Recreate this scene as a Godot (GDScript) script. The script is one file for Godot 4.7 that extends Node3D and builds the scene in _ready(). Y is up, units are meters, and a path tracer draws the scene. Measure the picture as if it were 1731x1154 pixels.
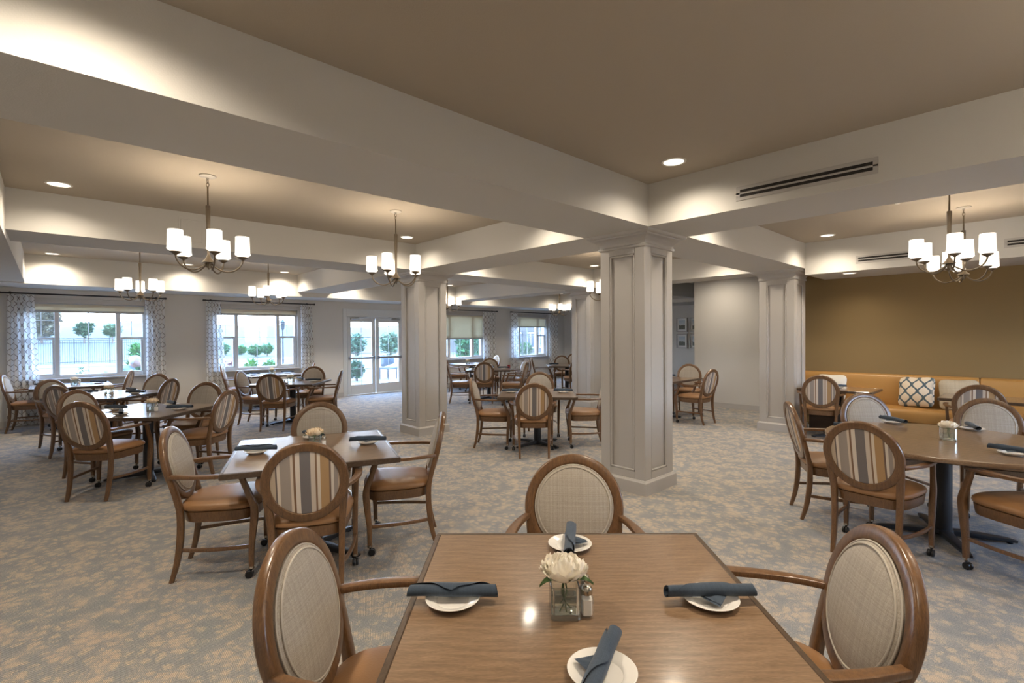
extends Node3D

# ---------------------------------------------------------------- mesh builder
# Collects welded vertices and triangles; commit() splits normals at creases.
class Shape:
	var v := PackedVector3Array()
	var uv := PackedVector2Array()
	var t := PackedInt32Array()
	var has_uv := false
	var xf := Transform3D()

	func put(p: Vector3, w := Vector2.ZERO) -> int:
		v.append(xf * p)
		uv.append(w)
		return v.size() - 1

	func tri(a: int, b: int, c: int) -> void:
		t.append(a); t.append(b); t.append(c)

	func quad(a: int, b: int, c: int, d: int) -> void:
		tri(a, b, c); tri(a, c, d)

	# Turns the triangles from index "from" outwards (clockwise seen from outside).
	func outward(from: int) -> void:
		var vol := 0.0
		for i in range(from, t.size(), 3):
			vol += v[t[i]].dot(v[t[i + 1]].cross(v[t[i + 2]]))
		if vol > 0.0:
			for i in range(from, t.size(), 3):
				var s := t[i + 1]
				t[i + 1] = t[i + 2]
				t[i + 2] = s

	func loft(rings: Array, closed := true, cap0 := true, cap1 := true, around := false) -> void:
		var n: int = rings[0].size()
		var m := rings.size()
		var first := v.size()
		var from := t.size()
		for r in rings:
			for p in r:
				put(p)
		var cols := n if closed else n - 1
		var rows := m if around else m - 1
		for j in rows:
			var j2 := (j + 1) % m
			for i in cols:
				var i2 := (i + 1) % n
				quad(first + j * n + i, first + j * n + i2, first + j2 * n + i2, first + j2 * n + i)
		if cap0 and closed and not around:
			cap(first, n, false)
		if cap1 and closed and not around:
			cap(first + (m - 1) * n, n, true)
		outward(from)

	func cap(first: int, n: int, up: bool) -> void:
		var c := Vector3.ZERO
		for i in n:
			c += v[first + i]
		v.append(c / n)
		uv.append(Vector2.ZERO)
		var k := v.size() - 1
		for i in n:
			if up:
				tri(first + i, first + (i + 1) % n, k)
			else:
				tri(first + (i + 1) % n, first + i, k)

	func box(c: Vector3, s: Vector3, bevel := 0.0) -> void:
		var h := s / 2.0
		if bevel <= 0.0:
			var from := t.size()
			var k := v.size()
			for i in 8:
				put(c + Vector3(h.x * (1 if i & 1 else -1), h.y * (1 if i & 2 else -1), h.z * (1 if i & 4 else -1)))
			for f in [[0, 1, 3, 2], [4, 6, 7, 5], [0, 4, 5, 1], [2, 3, 7, 6], [0, 2, 6, 4], [1, 5, 7, 3]]:
				quad(k + f[0], k + f[1], k + f[2], k + f[3])
			outward(from)
			return
		var rings := []
		for q in [[-h.y, bevel], [-h.y + bevel, 0.0], [h.y - bevel, 0.0], [h.y, bevel]]:
			var ring := PackedVector3Array()
			for p in oct(h.x - q[1], h.z - q[1], bevel):
				ring.append(c + Vector3(p.x, q[0], p.y))
			rings.append(ring)
		loft(rings)

	static func oct(x: float, z: float, b: float) -> PackedVector2Array:
		return PackedVector2Array([Vector2(x, -z + b), Vector2(x, z - b), Vector2(x - b, z), Vector2(-x + b, z), Vector2(-x, z - b), Vector2(-x, -z + b), Vector2(-x + b, -z), Vector2(x - b, -z)])

	# profile: [radius, y] pairs, turned round the y axis at c
	func lathe(c: Vector3, profile: Array, n := 24, cap0 := true, cap1 := true) -> void:
		var rings := []
		for q in profile:
			var ring := PackedVector3Array()
			for i in n:
				var a := TAU * i / n
				ring.append(c + Vector3(cos(a) * q[0], q[1], sin(a) * q[0]))
			rings.append(ring)
		loft(rings, true, cap0, cap1)

	# square rings: [half width, y]
	func square(c: Vector3, profile: Array) -> void:
		var rings := []
		for q in profile:
			var h: float = q[0]
			rings.append(PackedVector3Array([c + Vector3(h, q[1], -h), c + Vector3(h, q[1], h), c + Vector3(-h, q[1], h), c + Vector3(-h, q[1], -h)]))
		loft(rings)

	# a bar of section "sec" (Vector2 list, unit scale) along points; size per point; side = direction of section x
	func sweep(pts: Array, sec: PackedVector2Array, size: Array, side: Vector3, around := false) -> void:
		var rings := []
		var n := pts.size()
		for i in n:
			var a: Vector3 = pts[(i - 1 + n) % n] if around else pts[maxi(i - 1, 0)]
			var b: Vector3 = pts[(i + 1) % n] if around else pts[mini(i + 1, n - 1)]
			var d := (b - a).normalized()
			var s := (side - d * side.dot(d)).normalized()
			var u := d.cross(s)
			var z: Vector2 = size[i] if size.size() > 1 else size[0]
			var ring := PackedVector3Array()
			for p in sec:
				ring.append(pts[i] + s * p.x * z.x + u * p.y * z.y)
			rings.append(ring)
		loft(rings, true, true, true, around)

	func tube(pts: Array, r: float, n := 8) -> void:
		var d: Vector3 = (pts[1] - pts[0]).normalized()
		var side := Vector3.UP if absf(d.y) < 0.7 else Vector3.RIGHT
		var sec := PackedVector2Array()
		for i in n:
			sec.append(Vector2(cos(TAU * i / n), sin(TAU * i / n)))
		sweep(pts, sec, [Vector2(r, r)], side)

	# open sheet from a grid of points with uv
	func sheet(rows: Array, uvs: Array = []) -> void:
		var n: int = rows[0].size()
		var first := v.size()
		for j in rows.size():
			for i in n:
				put(rows[j][i], uvs[j][i] if uvs else Vector2.ZERO)
		if uvs:
			has_uv = true
		for j in rows.size() - 1:
			for i in n - 1:
				var k := first + j * n + i
				quad(k, k + 1, k + n + 1, k + n)

	func commit(crease := 42.0) -> ArrayMesh:
		var nt := t.size() / 3
		var fn := PackedVector3Array()
		fn.resize(nt)
		var start := PackedInt32Array()
		start.resize(v.size() + 1)
		for i in t.size():
			start[t[i] + 1] += 1
		for i in v.size():
			start[i + 1] += start[i]
		var fill := start.duplicate()
		var adj := PackedInt32Array()
		adj.resize(t.size())
		for f in nt:
			var a := t[f * 3]
			var b := t[f * 3 + 1]
			var c := t[f * 3 + 2]
			fn[f] = (v[c] - v[a]).cross(v[b] - v[a])
			adj[fill[a]] = f; fill[a] += 1
			adj[fill[b]] = f; fill[b] += 1
			adj[fill[c]] = f; fill[c] += 1
		var unit := PackedVector3Array()
		unit.resize(nt)
		for f in nt:
			unit[f] = fn[f].normalized()
		var lim := cos(deg_to_rad(crease))
		var pos := PackedVector3Array()
		var nor := PackedVector3Array()
		var tex := PackedVector2Array()
		for f in nt:
			if fn[f].length_squared() < 1e-20:
				continue
			for k in 3:
				var i := t[f * 3 + k]
				var s := Vector3.ZERO
				for q in range(start[i], start[i + 1]):
					var g := adj[q]
					if unit[g].dot(unit[f]) > lim:
						s += fn[g]
				pos.append(v[i])
				nor.append(s.normalized() if s.length_squared() > 1e-24 else unit[f])
				tex.append(uv[i])
		var arr := []
		arr.resize(Mesh.ARRAY_MAX)
		arr[Mesh.ARRAY_VERTEX] = pos
		arr[Mesh.ARRAY_NORMAL] = nor
		if has_uv:
			arr[Mesh.ARRAY_TEX_UV] = tex
		var m := ArrayMesh.new()
		m.add_surface_from_arrays(Mesh.PRIMITIVE_TRIANGLES, arr)
		return m

# ---------------------------------------------------------------- scene helpers
var M := {}
var used := {}
var rng := RandomNumberGenerator.new()

func numbered(called: String) -> String:
	if not used.has(called):
		used[called] = 0
		return called
	used[called] += 1
	return "%s_%03d" % [called, used[called]]

func meta(o: Node, label: String, category := "", group := "", kind := "") -> void:
	if label: o.set_meta("label", label)
	if category: o.set_meta("category", category)
	if group: o.set_meta("group", group)
	if kind: o.set_meta("kind", kind)

func thing(called: String, label: String, category: String, at := Vector3.ZERO, turn := 0.0, group := "", kind := "") -> Node3D:
	var o := Node3D.new()
	o.name = numbered(called)
	add_child(o, true)
	o.position = at
	o.rotation.y = turn
	meta(o, label, category, group, kind)
	return o

func part(called: String, mesh: Mesh, m: Material, parent: Node) -> MeshInstance3D:
	var o := MeshInstance3D.new()
	o.name = called
	o.mesh = mesh
	o.material_override = null
	o.set_surface_override_material(0, m)
	parent.add_child(o, true)
	return o

func whole(called: String, mesh: Mesh, m: Material, label: String, category: String, group := "", kind := "", at := Vector3.ZERO, turn := 0.0) -> MeshInstance3D:
	var o := MeshInstance3D.new()
	o.name = numbered(called)
	o.mesh = mesh
	o.set_surface_override_material(0, m)
	add_child(o, true)
	o.position = at
	o.rotation.y = turn
	meta(o, label, category, group, kind)
	return o

func dup(proto: Node3D, called: String, label: String, at: Vector3, turn: float) -> Node3D:
	var o: Node3D = proto.duplicate()
	o.name = numbered(called)
	add_child(o, true)
	o.position = at
	o.rotation.y = turn
	o.set_meta("label", label)
	return o

func boxes(list: Array) -> ArrayMesh:   # [x0, x1, y0, y1, z0, z1]
	var s := Shape.new()
	for q in list:
		s.box(Vector3(q[0] + q[1], q[2] + q[3], q[4] + q[5]) / 2.0, Vector3(q[1] - q[0], q[3] - q[2], q[5] - q[4]))
	return s.commit()

func rounded(n: int, e: float) -> PackedVector2Array:   # superellipse, unit size
	var p := PackedVector2Array()
	for i in n:
		var a := TAU * i / n
		p.append(Vector2(signf(cos(a)) * pow(absf(cos(a)), e), signf(sin(a)) * pow(absf(sin(a)), e)))
	return p

func curve(pts: Array, n: int) -> Array:   # Catmull-Rom through points
	var out := []
	var m := pts.size()
	for i in m - 1:
		var a: Vector3 = pts[maxi(i - 1, 0)]
		var b: Vector3 = pts[i]
		var c: Vector3 = pts[i + 1]
		var d: Vector3 = pts[mini(i + 2, m - 1)]
		for k in n:
			out.append(b.cubic_interpolate(c, a, d, float(k) / n))
	out.append(pts[m - 1])
	return out

func sizes(keys: Array, n: int) -> Array:   # linear between Vector2 keys, n values
	var out := []
	for i in n:
		var f := float(i) / (n - 1) * (keys.size() - 1)
		var k := mini(int(f), keys.size() - 2)
		out.append(keys[k].lerp(keys[k + 1], f - k))
	return out

# ---------------------------------------------------------------- materials
func col(r: int, g: int, b: int) -> Color:
	return Color8(r, g, b)

func mat(c: Color, rough := 0.6, metal := 0.0) -> StandardMaterial3D:
	var m := StandardMaterial3D.new()
	m.albedo_color = c
	m.roughness = rough
	m.metallic = metal
	return m

func tri(m: StandardMaterial3D, tex: Texture2D, scale: Vector3, world := false) -> StandardMaterial3D:
	m.albedo_texture = tex
	m.uv1_triplanar = true
	m.uv1_world_triplanar = world
	m.uv1_scale = scale
	m.uv1_triplanar_sharpness = 4.0
	return m

func noise(kind: int, freq: float, sd: int, oct := 4) -> FastNoiseLite:
	var n := FastNoiseLite.new()
	n.noise_type = kind
	n.frequency = freq
	n.seed = sd
	n.fractal_octaves = oct
	return n

func image_of(w: int, h: int, bytes: PackedByteArray) -> ImageTexture:
	return ImageTexture.create_from_image(Image.create_from_data(w, h, false, Image.FORMAT_RGB8, bytes))

func blend(a: Color, b: Color, t: float) -> Color:
	return a.lerp(b, clampf(t, 0.0, 1.0))

func wood_texture(dark: Color, light: Color, sd: int) -> ImageTexture:
	var w := 512
	var broad := noise(FastNoiseLite.TYPE_SIMPLEX_SMOOTH, 0.012, sd, 4).get_seamless_image(w, w).get_data()
	var fine := noise(FastNoiseLite.TYPE_SIMPLEX, 0.06, sd + 1, 3).get_seamless_image(w, w).get_data()
	var out := PackedByteArray()
	out.resize(w * w * 3)
	for i in w * w:
		var s := broad[i] / 255.0
		var rings := 0.5 + 0.5 * sin(s * 42.0)
		var c := blend(dark, light, 0.55 * s + 0.25 * rings + 0.3 * (fine[i] / 255.0) - 0.05)
		out[i * 3] = int(c.r * 255); out[i * 3 + 1] = int(c.g * 255); out[i * 3 + 2] = int(c.b * 255)
	return image_of(w, w, out)

func weave_texture(a: Color, b: Color, sd: int, w := 256) -> ImageTexture:
	rng.seed = sd
	var rows := PackedFloat32Array()
	var cols := PackedFloat32Array()
	for i in w:
		rows.append(rng.randf())
		cols.append(rng.randf())
	var out := PackedByteArray()
	out.resize(w * w * 3)
	for y in w:
		for x in w:
			var over := ((x / 2) + (y / 2)) % 2
			var f := (cols[x / 2] if over else rows[y / 2]) * 0.42 + rng.randf() * 0.5 + (0.08 if over else 0.0)
			var c := blend(a, b, f)
			var k := (y * w + x) * 3
			out[k] = int(c.r * 255); out[k + 1] = int(c.g * 255); out[k + 2] = int(c.b * 255)
	return image_of(w, w, out)

func stripe_texture(list: Array) -> ImageTexture:
	var im := Image.create(512, 8, false, Image.FORMAT_RGB8)
	var total := 0.0
	for q in list: total += q[0]
	var x := 0.0
	for q in list:
		var x0 := int(x / total * 512)
		x += q[0]
		im.fill_rect(Rect2i(x0, 0, int(x / total * 512) - x0 + 1, 8), q[1])
	return ImageTexture.create_from_image(im)

func carpet_textures() -> Array:
	var w := 1024
	var cells := noise(FastNoiseLite.TYPE_CELLULAR, 0.026, 11, 1)
	cells.fractal_type = FastNoiseLite.FRACTAL_NONE
	cells.cellular_return_type = FastNoiseLite.RETURN_DISTANCE2_SUB
	cells.cellular_jitter = 1.0
	cells.domain_warp_enabled = true
	cells.domain_warp_amplitude = 40.0
	cells.domain_warp_frequency = 0.012
	var ci := cells.get_seamless_image(w, w).get_data()
	var big := noise(FastNoiseLite.TYPE_SIMPLEX_SMOOTH, 0.008, 5, 3).get_seamless_image(w, w).get_data()
	var fine := noise(FastNoiseLite.TYPE_SIMPLEX, 0.18, 8, 2).get_seamless_image(w, w).get_data()
	var blue := col(138, 141, 144)
	var grey := col(164, 159, 153)
	var tan := col(200, 179, 156)
	var out := PackedByteArray()
	out.resize(w * w * 3)
	var high := PackedByteArray()
	high.resize(w * w)
	for y in w:
		for x in w:
			var i := y * w + x
			var b := big[i] / 255.0
			var f := fine[i] / 255.0
			# ribs: rows of loops, tilted a little from patch to patch
			var rib := 0.5 + 0.5 * sin((x + (y * 0.5 if b > 0.5 else -y * 0.5)) * TAU / 6.0)
			var inside := clampf((ci[i] / 255.0 - 0.19) * 2.6 + (b - 0.5) * 2.0 + (f - 0.5) * 1.1, 0.0, 1.0)
			var c := blend(blue, grey, f * 0.9 + (b - 0.5) * 1.2)
			c = blend(c, tan, inside * (0.35 + 0.65 * rib) * (0.75 + 0.4 * f))
			var k := 0.80 + 0.18 * rib + 0.16 * f
			out[i * 3] = int(clampf(c.r * k, 0, 1) * 255); out[i * 3 + 1] = int(clampf(c.g * k, 0, 1) * 255); out[i * 3 + 2] = int(clampf(c.b * k, 0, 1) * 255)
			high[i] = int(clampf(rib * 0.5 + f * 0.3 + inside * 0.2, 0, 1) * 255)
	return [image_of(w, w, out), ImageTexture.create_from_image(Image.create_from_data(w, w, false, Image.FORMAT_L8, high))]

# ogee trellis: curves that touch in turn; alpha for sheer cloth
func trellis_texture(ground: Color, line: Color, width: float, alpha: bool) -> ImageTexture:
	var w := 128
	var h := 192
	var im := Image.create(w, h, false, Image.FORMAT_RGBA8 if alpha else Image.FORMAT_RGB8)
	for y in h:
		for x in w:
			var fx := (x + 0.5) / w
			var cy := cos(TAU * (y + 0.5) / h)
			var best := 9.0
			for n in range(-1, 4):
				var xn := n * 0.5 + (0.25 if n % 2 == 0 else -0.25) * cy * 0.93
				best = minf(best, absf(fx - xn))
			var t := clampf((width - best) * 40.0 + 0.5, 0.0, 1.0)
			var c := blend(ground, line, t)
			if alpha:
				c.a = lerpf(ground.a, line.a, t)
			im.set_pixel(x, y, c)
	return ImageTexture.create_from_image(im)

func make_materials() -> void:
	M.wall = mat(col(198, 195, 190), 0.85)
	M.trim = mat(col(177, 173, 169), 0.45)
	M.beam = mat(col(198, 195, 189), 0.85)
	M.tray = mat(col(172, 161, 145), 0.85)
	M.mustard = mat(col(134, 112, 74), 0.8)
	M.sheetrock = mat(col(190, 188, 184), 0.9)
	var stipple := noise_tex(noise(FastNoiseLite.TYPE_SIMPLEX, 0.12, 2, 2))
	var grain := noise_tex(noise(FastNoiseLite.TYPE_CELLULAR, 0.09, 9, 2))
	for k in ["wall", "beam", "tray", "mustard"]:   # roller stipple
		M[k].heightmap_enabled = true
		M[k].heightmap_texture = stipple
		M[k].heightmap_scale = 0.03
		M[k].uv1_triplanar = true
		M[k].uv1_world_triplanar = true
		M[k].uv1_scale = Vector3(3, 3, 3)
	var ct := carpet_textures()
	M.carpet = tri(mat(Color.WHITE, 0.95), ct[0], Vector3(0.62, 0.62, 0.62), true)
	M.carpet.heightmap_enabled = true
	M.carpet.heightmap_texture = ct[1]
	M.carpet.heightmap_scale = 0.35
	var cw := wood_texture(col(76, 52, 32), col(132, 96, 61), 3)
	M.chair_wood = tri(mat(Color.WHITE, 0.32), cw, Vector3(7, 1.1, 7))
	M.chair_wood.clearcoat_enabled = true
	M.chair_wood.clearcoat = 0.4
	M.chair_wood.clearcoat_roughness = 0.2
	var tw := wood_texture(col(97, 75, 55), col(157, 130, 103), 21)
	M.table_wood = tri(mat(Color.WHITE, 0.28), tw, Vector3(0.75, 9, 9))
	M.table_wood.clearcoat_enabled = true
	M.table_wood.clearcoat = 0.7
	M.table_wood.clearcoat_roughness = 0.09
	M.table_edge = tri(mat(Color(0.62, 0.62, 0.63), 0.3), tw, Vector3(6, 6, 6))
	M.table_edge.clearcoat_enabled = true
	M.table_edge.clearcoat = 0.5
	M.table_edge.clearcoat_roughness = 0.12
	M.iron = mat(col(44, 45, 48), 0.45, 0.3)
	M.linen = tri(mat(Color.WHITE, 0.9), weave_texture(col(134, 125, 113), col(196, 187, 175), 7), Vector3(4.2, 4.2, 4.2))
	M.linen.rim_enabled = true
	M.linen.rim = 0.25
	M.piping = mat(col(176, 168, 156), 0.85)
	var st := [[15, col(166, 148, 130)], [27, col(186, 168, 146)], [9, col(112, 100, 94)], [16, col(214, 200, 184)], [54, col(158, 146, 136)], [14, col(206, 190, 172)], [12, col(128, 100, 78)], [24, col(214, 202, 188)], [56, col(116, 110, 108)], [25, col(200, 186, 170)], [10, col(132, 104, 80)], [17, col(212, 198, 180)], [46, col(172, 138, 98)], [10, col(116, 96, 84)], [16, col(208, 196, 182)], [22, col(152, 140, 132)], [24, col(190, 170, 150)]]
	st.reverse()
	M.stripes = tri(mat(Color.WHITE, 0.85), stripe_texture(st), Vector3(1.0 / 0.40, 1, 1))
	M.stripes.uv1_offset = Vector3(0.5, 0, 0)
	M.stripes.uv1_triplanar_sharpness = 12.0
	M.leather = mat(col(146, 107, 70), 0.40)
	M.leather.heightmap_enabled = true
	M.leather.heightmap_texture = grain
	M.leather.heightmap_scale = 0.04
	M.leather.uv1_triplanar = true
	M.leather.uv1_scale = Vector3(5, 5, 5)
	M.bench_leather = M.leather.duplicate()
	M.bench_leather.albedo_color = col(174, 129, 70)
	M.chrome = mat(col(190, 184, 172), 0.22, 1.0)
	M.rubber = mat(col(22, 22, 24), 0.35)
	M.nickel = mat(col(128, 116, 100), 0.36, 0.9)
	M.canopy = mat(col(180, 174, 164), 0.5, 0.4)
	M.shade = mat(col(250, 246, 238), 0.5)
	M.shade.emission_enabled = true
	M.shade.emission = col(255, 246, 232)
	M.shade.emission_energy_multiplier = 1.25
	M.lens = mat(col(250, 248, 240), 0.5)
	M.lens.emission_enabled = true
	M.lens.emission = col(255, 244, 226)
	M.lens.emission_energy_multiplier = 2.2
	M.can_trim = mat(col(226, 222, 214), 0.5)
	M.plate = mat(col(226, 222, 216), 0.16)
	M.napkin = tri(mat(Color.WHITE, 0.9), weave_texture(col(40, 52, 66), col(66, 80, 97), 31), Vector3(5, 5, 5))
	M.napkin.rim_enabled = true
	M.napkin.rim = 0.3
	M.glass = mat(Color(0.96, 0.98, 0.97, 0.05), 0.02)
	M.glass.refraction_enabled = true
	M.glass.refraction_scale = 0.05
	M.clear = mat(Color(0.97, 0.98, 0.98, 0.06), 0.03)
	M.clear.transparency = BaseMaterial3D.TRANSPARENCY_ALPHA
	M.water = mat(Color(0.95, 0.98, 0.97, 0.02), 0.0)
	M.water.refraction_enabled = true
	M.water.refraction_scale = 0.033
	M.pane = mat(Color(0.96, 0.99, 0.99, 0.06), 0.02)
	M.pane.transparency = BaseMaterial3D.TRANSPARENCY_ALPHA
	M.petal = mat(col(248, 242, 230), 0.7)
	M.petal.backlight_enabled = true
	M.petal.backlight = Color(0.4, 0.38, 0.33)
	M.cream_petal = mat(col(246, 228, 198), 0.7)
	M.cream_petal.backlight_enabled = true
	M.cream_petal.backlight = Color(0.4, 0.35, 0.28)
	M.leaf = mat(col(74, 100, 58), 0.5)
	M.salt = mat(col(232, 228, 222), 0.9)
	M.pepper = mat(col(70, 60, 52), 0.9)
	M.sheer = mat(Color.WHITE, 0.9)
	M.sheer.albedo_texture = trellis_texture(Color(0.93, 0.93, 0.93, 0.80), Color(0.52, 0.48, 0.46, 0.97), 0.045, true)
	M.sheer.transparency = BaseMaterial3D.TRANSPARENCY_ALPHA
	M.sheer.backlight_enabled = true
	M.sheer.backlight = Color(0.9, 0.9, 0.9)
	M.rod = mat(col(52, 52, 56), 0.4, 0.6)
	M.roller = mat(col(214, 206, 186), 0.85)
	M.roller.backlight_enabled = true
	M.roller.backlight = Color(0.65, 0.63, 0.57)
	M.roller_bar = mat(col(168, 168, 166), 0.5)
	M.vinyl = mat(col(206, 208, 210), 0.4)
	M.door_paint = mat(col(200, 202, 202), 0.4)
	M.steel = mat(col(170, 172, 174), 0.3, 0.9)
	M.dark = mat(col(34, 30, 27), 0.7)
	M.pillow_print = tri(mat(Color.WHITE, 0.9), trellis_texture(col(218, 204, 184), col(78, 94, 104), 0.10, false), Vector3(6.6, 5.2, 6.6))
	M.pillow_plain = tri(mat(Color.WHITE, 0.95), weave_texture(col(160, 146, 124), col(202, 190, 168), 41), Vector3(3, 3, 3))
	M.pillow_white = mat(col(214, 208, 196), 0.9)
	M.frame_silver = mat(col(150, 146, 142), 0.35, 0.6)
	M.mat_board = mat(col(222, 222, 220), 0.9)
	M.plinth = mat(col(86, 66, 50), 0.6)

func noise_tex(n: FastNoiseLite, size := 256) -> NoiseTexture2D:
	var b := NoiseTexture2D.new()
	b.width = size; b.height = size; b.seamless = true
	b.noise = n
	return b

# ---------------------------------------------------------------- the room
const CEIL := 2.965
const LOW := 2.576
const SOFFIT := 2.477
const NORTH := -12.5

func structure(called: String, list: Array, m: Material, label: String) -> void:
	whole(called, boxes(list), m, label, "", "", "structure")

func build_room() -> void:
	structure("floor", [[-1.3, 14.65, -0.2, 0.0, -12.75, 3.65]], M.carpet, "blue grey and tan flecked carpet over the whole dining room floor")
	structure("ceiling", [[-1.3, 14.65, CEIL, CEIL + 0.25, -12.75, 3.65]], M.tray, "tan painted ceiling seen inside the recessed trays")
	# beams and soffits
	structure("ceiling_beam", [[-0.285, 14.4, LOW, CEIL, -3.275, -2.52]], M.beam, "off-white ceiling beam crossing over the first white column")
	structure("ceiling_beam", [[-0.285, 14.4, LOW, CEIL, -7.29, -6.54]], M.beam, "off-white ceiling beam crossing over the second white column toward the pictures")
	structure("ceiling_beam", [[-0.285, 14.4, LOW, CEIL, 1.5, 2.25]], M.beam, "off-white ceiling beam behind the viewer's end of the room")
	structure("ceiling_beam", [[4.10, 4.85, LOW, CEIL, -2.52, 1.5], [4.10, 4.85, LOW, CEIL, -6.54, -3.275], [4.10, 4.85, LOW, CEIL, -11.45, -7.29]], M.beam, "off-white ceiling beam running over both middle columns to the window wall")
	structure("ceiling_beam", [[8.5, 9.1, LOW, CEIL, -6.54, -3.275], [8.5, 9.1, LOW, CEIL, -11.45, -7.29]], M.beam, "off-white ceiling beam running from the booth column to the window wall")
	structure("trim_1", [[-1.05, 14.4, SOFFIT, CEIL, NORTH, -11.45]], M.beam, "low off-white soffit along the window wall above the curtain rods")
	structure("trim_2", [[8.57, 9.6, SOFFIT, CEIL, -2.52, 2.25]], M.beam, "low off-white soffit above the mustard wall with two slot vents")
	structure("trim_3", [[-1.05, -0.285, SOFFIT + 0.02, CEIL, -11.45, 3.4]], M.beam, "low off-white soffit along the wall end beside the first curtained window")
	structure("trim_4", [[12.95, 14.4, SOFFIT, CEIL, -11.45, -5.3]], M.beam, "low off-white soffit in front of the wall with the framed pictures")
	# walls
	var z0 := NORTH - 0.25
	structure("wall_north", [[-1.3, -0.335, 0, CEIL, z0, NORTH], [-0.335, 1.445, 0, 0.82, z0, NORTH], [-0.335, 1.445, 2.22, CEIL, z0, NORTH], [1.445, 2.68, 0, CEIL, z0, NORTH], [2.68, 4.46, 0, 0.82, z0, NORTH], [2.68, 4.46, 2.22, CEIL, z0, NORTH], [4.46, 5.70, 0, CEIL, z0, NORTH], [5.70, 7.44, 2.11, CEIL, z0, NORTH],
		[7.44, 8.64, 0, CEIL, z0, NORTH], [8.64, 10.40, 0, 0.85, z0, NORTH], [8.64, 10.40, 2.24, CEIL, z0, NORTH], [10.40, 11.64, 0, CEIL, z0, NORTH], [11.64, 13.40, 0, 0.82, z0, NORTH], [11.64, 13.40, 2.24, CEIL, z0, NORTH], [13.40, 14.65, 0, CEIL, z0, NORTH]], M.wall, "pale greige window wall with four curtained windows and glass doors")
	structure("wall_west", [[-1.3, -1.05, 0, CEIL, NORTH, 3.4]], M.wall, "pale greige side wall just beyond the first curtain")
	var sw := [[-1.3, 9.85, 0, 0.82, 3.4, 3.65], [-1.3, 9.85, 2.22, CEIL, 3.4, 3.65]]
	var at := -1.3
	for xc in SOUTH:
		sw.append([at, xc - 0.89, 0.82, 2.22, 3.4, 3.65])
		at = xc + 0.89
	sw.append([at, 9.85, 0.82, 2.22, 3.4, 3.65])
	structure("wall_south", sw, M.wall, "pale greige wall with windows behind the viewer")
	structure("wall_mustard", [[9.6, 9.85, 0, CEIL, -2.9, 3.4]], M.mustard, "mustard painted wall behind the leather booth bench")
	structure("wall_white", [[9.85, 10.75, 0, CEIL, -2.9, -2.65], [10.5, 10.75, 0, CEIL, -5.3, -2.9], [10.75, 14.65, 0, CEIL, -5.3, -5.05]], M.wall, "plain off-white wall between the booth column and the framed pictures")
	structure("wall_east", [[14.4, 14.65, 0, CEIL, NORTH, -5.3]], M.wall, "pale wall at the far corner carrying four framed pictures")
	var bb := 0.11
	structure("baseboard_north", [[-1.05, 5.62, 0, bb, NORTH, NORTH + 0.018], [7.52, 14.4, 0, bb, NORTH, NORTH + 0.018]], M.trim, "white baseboard under the curtained windows")
	structure("baseboard_west", [[-1.05, -1.032, 0, bb, NORTH, 3.4]], M.trim, "white baseboard of the wall beside the first curtain")
	structure("baseboard_white", [[10.482, 10.5, 0, bb, -5.318, -2.9], [10.482, 14.4, 0, bb, -5.318, -5.3]], M.trim, "white baseboard of the plain off-white wall")
	structure("baseboard_east", [[14.382, 14.4, 0, bb, NORTH, -5.3]], M.trim, "white baseboard under the framed pictures")

func column(cx: float, cz: float, label: String) -> void:
	var o := thing("column", label, "", Vector3(cx, 0, cz), 0.0, "", "structure")
	var hw := 0.2625
	var rec := 0.022
	var st := 0.115
	var core := Shape.new()
	core.box(Vector3(0, LOW / 2, 0), Vector3((hw - rec) * 2, LOW, (hw - rec) * 2))
	part("panel_core", core.commit(), M.trim, o)
	for q in [[1, 1], [1, -1], [-1, 1], [-1, -1]]:
		var p := Shape.new()
		p.box(Vector3(q[0] * (hw - st / 2), LOW / 2, q[1] * (hw - st / 2)), Vector3(st, LOW, st), 0.004)
		part("corner_stile", p.commit(), M.trim, o)
	var iw := hw - st
	for k in 4:
		var xf := Transform3D(Basis(Vector3.UP, k * PI / 2), Vector3.ZERO)
		var r := Shape.new()
		r.xf = xf
		r.box(Vector3(0, 0.165, hw - rec / 2), Vector3(iw * 2, 0.09, rec))
		r.box(Vector3(0, LOW - 0.165, hw - rec / 2), Vector3(iw * 2, 0.09, rec))
		part("rail", r.commit(), M.trim, o)
		var b := Shape.new()   # bead moulding round the sunk panel
		b.xf = xf
		var w := 0.011
		for y in [0.21 + w, LOW - 0.21 - w]:
			b.box(Vector3(0, y, hw - rec * 0.45), Vector3(iw * 2, w * 2, rec * 0.9), 0.006)
		for x in [-iw + w, iw - w]:
			b.box(Vector3(x, LOW / 2, hw - rec * 0.45), Vector3(w * 2, LOW - 0.42, rec * 0.9), 0.006)
		part("panel_moulding", b.commit(), M.trim, o)
	var base := Shape.new()
	base.square(Vector3.ZERO, [[0.29, 0], [0.29, 0.115], [0.286, 0.122], [0.276, 0.128], [0.272, 0.136], [hw - 0.01, 0.142]])
	part("base", base.commit(), M.trim, o)
	var cap := Shape.new()
	cap.square(Vector3.ZERO, [[hw - 0.01, LOW - 0.152], [0.272, LOW - 0.15], [0.278, LOW - 0.142], [0.278, LOW - 0.128], [0.270, LOW - 0.122], [0.272, LOW - 0.10], [0.280, LOW - 0.083], [0.296, LOW - 0.066], [0.318, LOW - 0.053], [0.336, LOW - 0.045], [0.340, LOW - 0.033], [0.356, LOW - 0.03], [0.366, LOW - 0.02], [0.368, LOW]])
	part("capital", cap.commit(), M.trim, o)

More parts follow.
